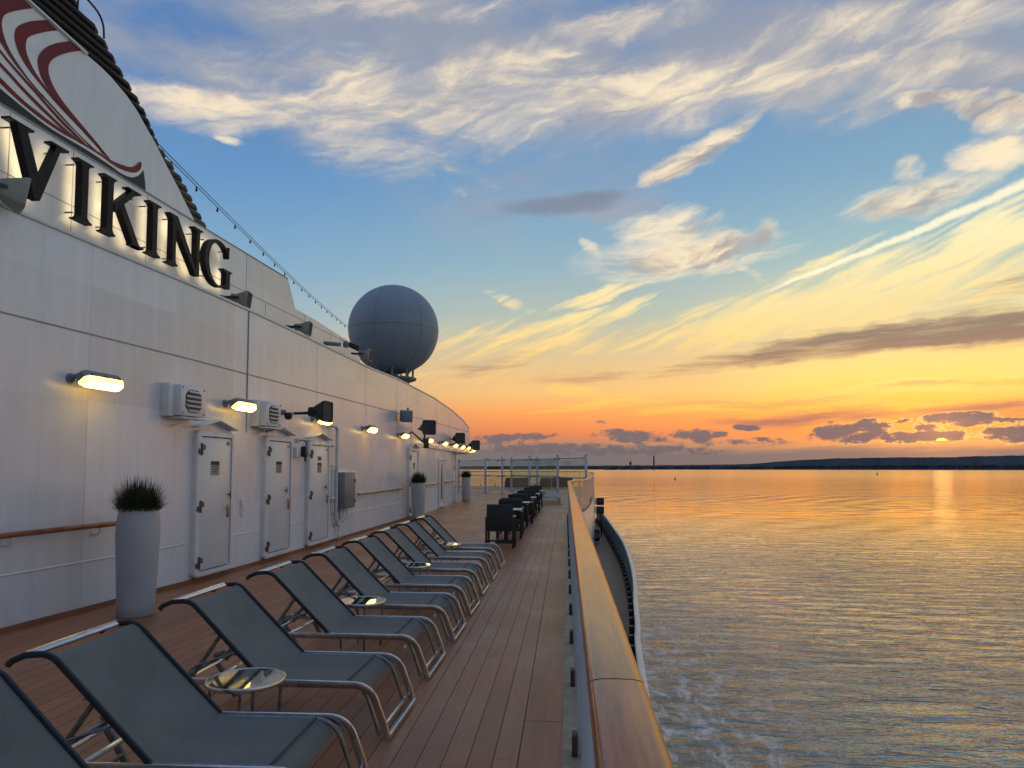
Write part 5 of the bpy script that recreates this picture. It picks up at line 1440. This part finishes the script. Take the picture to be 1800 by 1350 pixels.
for az, hh, lb in ((-2.3, 78, 'leftmost harbour crane seen through the green glass'), (-1.3, 90, 'middle harbour crane seen through the green glass'), (.1, 84, 'rightmost harbour crane seen through the green glass')):
    t = thing('harbour_crane', lb, 'crane', at(az, 8900), -R(az) + .1, 'harbour cranes on the far shore')
    b = MB()
    for sx in (-18, 18): b.tube([(sx, 0, 0), (sx * .8, 0, hh)], r=2.2, n=6)
    b.tube([(-18, 0, 28), (18, 0, 28)], r=2, n=6); b.tube([(-17, 0, 30), (14, 0, hh - 4)], r=1.4, n=6); b.build('legs', M['stack'], t)
    b = MB(); b.tube([(-70, 0, hh), (60, 0, hh)], r=2.4, n=6); b.tube([(0, 0, hh + 26), (-66, 0, hh + 2)], r=1.0, n=6); b.tube([(0, 0, hh + 26), (52, 0, hh + 2)], r=1.0, n=6); b.tube([(0, 0, hh), (0, 0, hh + 28)], r=1.8, n=6); b.build('boom', M['stack'], t)
for az, d, w, lb in ((3.55, 7600, 70, 'long low dark barge on the waterline, leftmost of the moored craft'), (4.55, 7800, 46, 'short dark vessel on the waterline below the stubby tower'), (5.6, 7700, 60, 'dark vessel on the waterline between tower and chimney')):
    t = thing('moored_vessel', lb, 'boat', at(az, d), -R(az), 'dark vessels moored off the far shore')
    b = MB(); b.prism([(-w, 7), (-w * .92, -1), (w * .9, -1), (w, 9), (w * .8, 7)], lambda u, v: (u, -8, v), lambda u, v: (u, 8, v)); b.build('hull', M['shore'], t, smooth=None)
    b = MB(); b.box((-w * .6, 0, 13), (w * .4, 12, 13)); b.tube([(-w * .5, 0, 18), (-w * .5, 0, 30)], r=1, n=6); b.build('wheelhouse', M['stack'], t, smooth=None)
for (x, y, s, lb) in ((216, 1438, 1.0, 'small dark buoy on the gold water left of centre'), (1000, 2380, 1.5, 'small dark buoy far out towards the hills on the right')):
    t = thing('buoy', lb, 'buoy', (x, y, -22), 0, 'channel buoys'); t.scale = (s, s, s)
    b = MB(); b.lathe([(0, -.5), (1.7, -.5), (1.9, .4), (1.6, 1.2), (.9, 1.5), (.6, 5.0), (0, 5.1)], n=16); b.build('float', M['buoy'], t)
    b = MB(); b.lathe([(0, 5.4), (1.0, 5.4), (0, 7.2)], n=12); b.tube([(0, 0, 5), (0, 0, 6)], r=.15, n=6); b.build('top_mark', M['buoy'], t)
# ================================================================ SUN
sd_ = bpy.data.lights.new('sun', 'SUN'); so = bpy.data.objects.new('sun', sd_); col.objects.link(so)
sd_.energy = .0005; sd_.angle = R(1.2); sd_.color = (1.0, .56, .27)
dirv = Vector((math.sin(R(SUN_AZ)) * math.cos(R(SUN_EL)), math.cos(R(SUN_AZ)) * math.cos(R(SUN_EL)), math.sin(R(SUN_EL))))
so.rotation_euler = dirv.to_track_quat('Z', 'Y').to_euler(); so.location = (40, 80, 20)
sc.cycles.use_denoising = True
sc.cycles.use_adaptive_sampling = True; sc.cycles.adaptive_threshold = .025; sc.cycles.adaptive_min_samples = 16
sc.world.cycles.sampling_method = 'NONE'
sc.cycles.max_bounces = 8; sc.cycles.diffuse_bounces = 3; sc.cycles.glossy_bounces = 4; sc.cycles.transparent_max_bounces = 16
sc.cycles.sample_clamp_indirect = 6
bpy.context.view_layer.update()
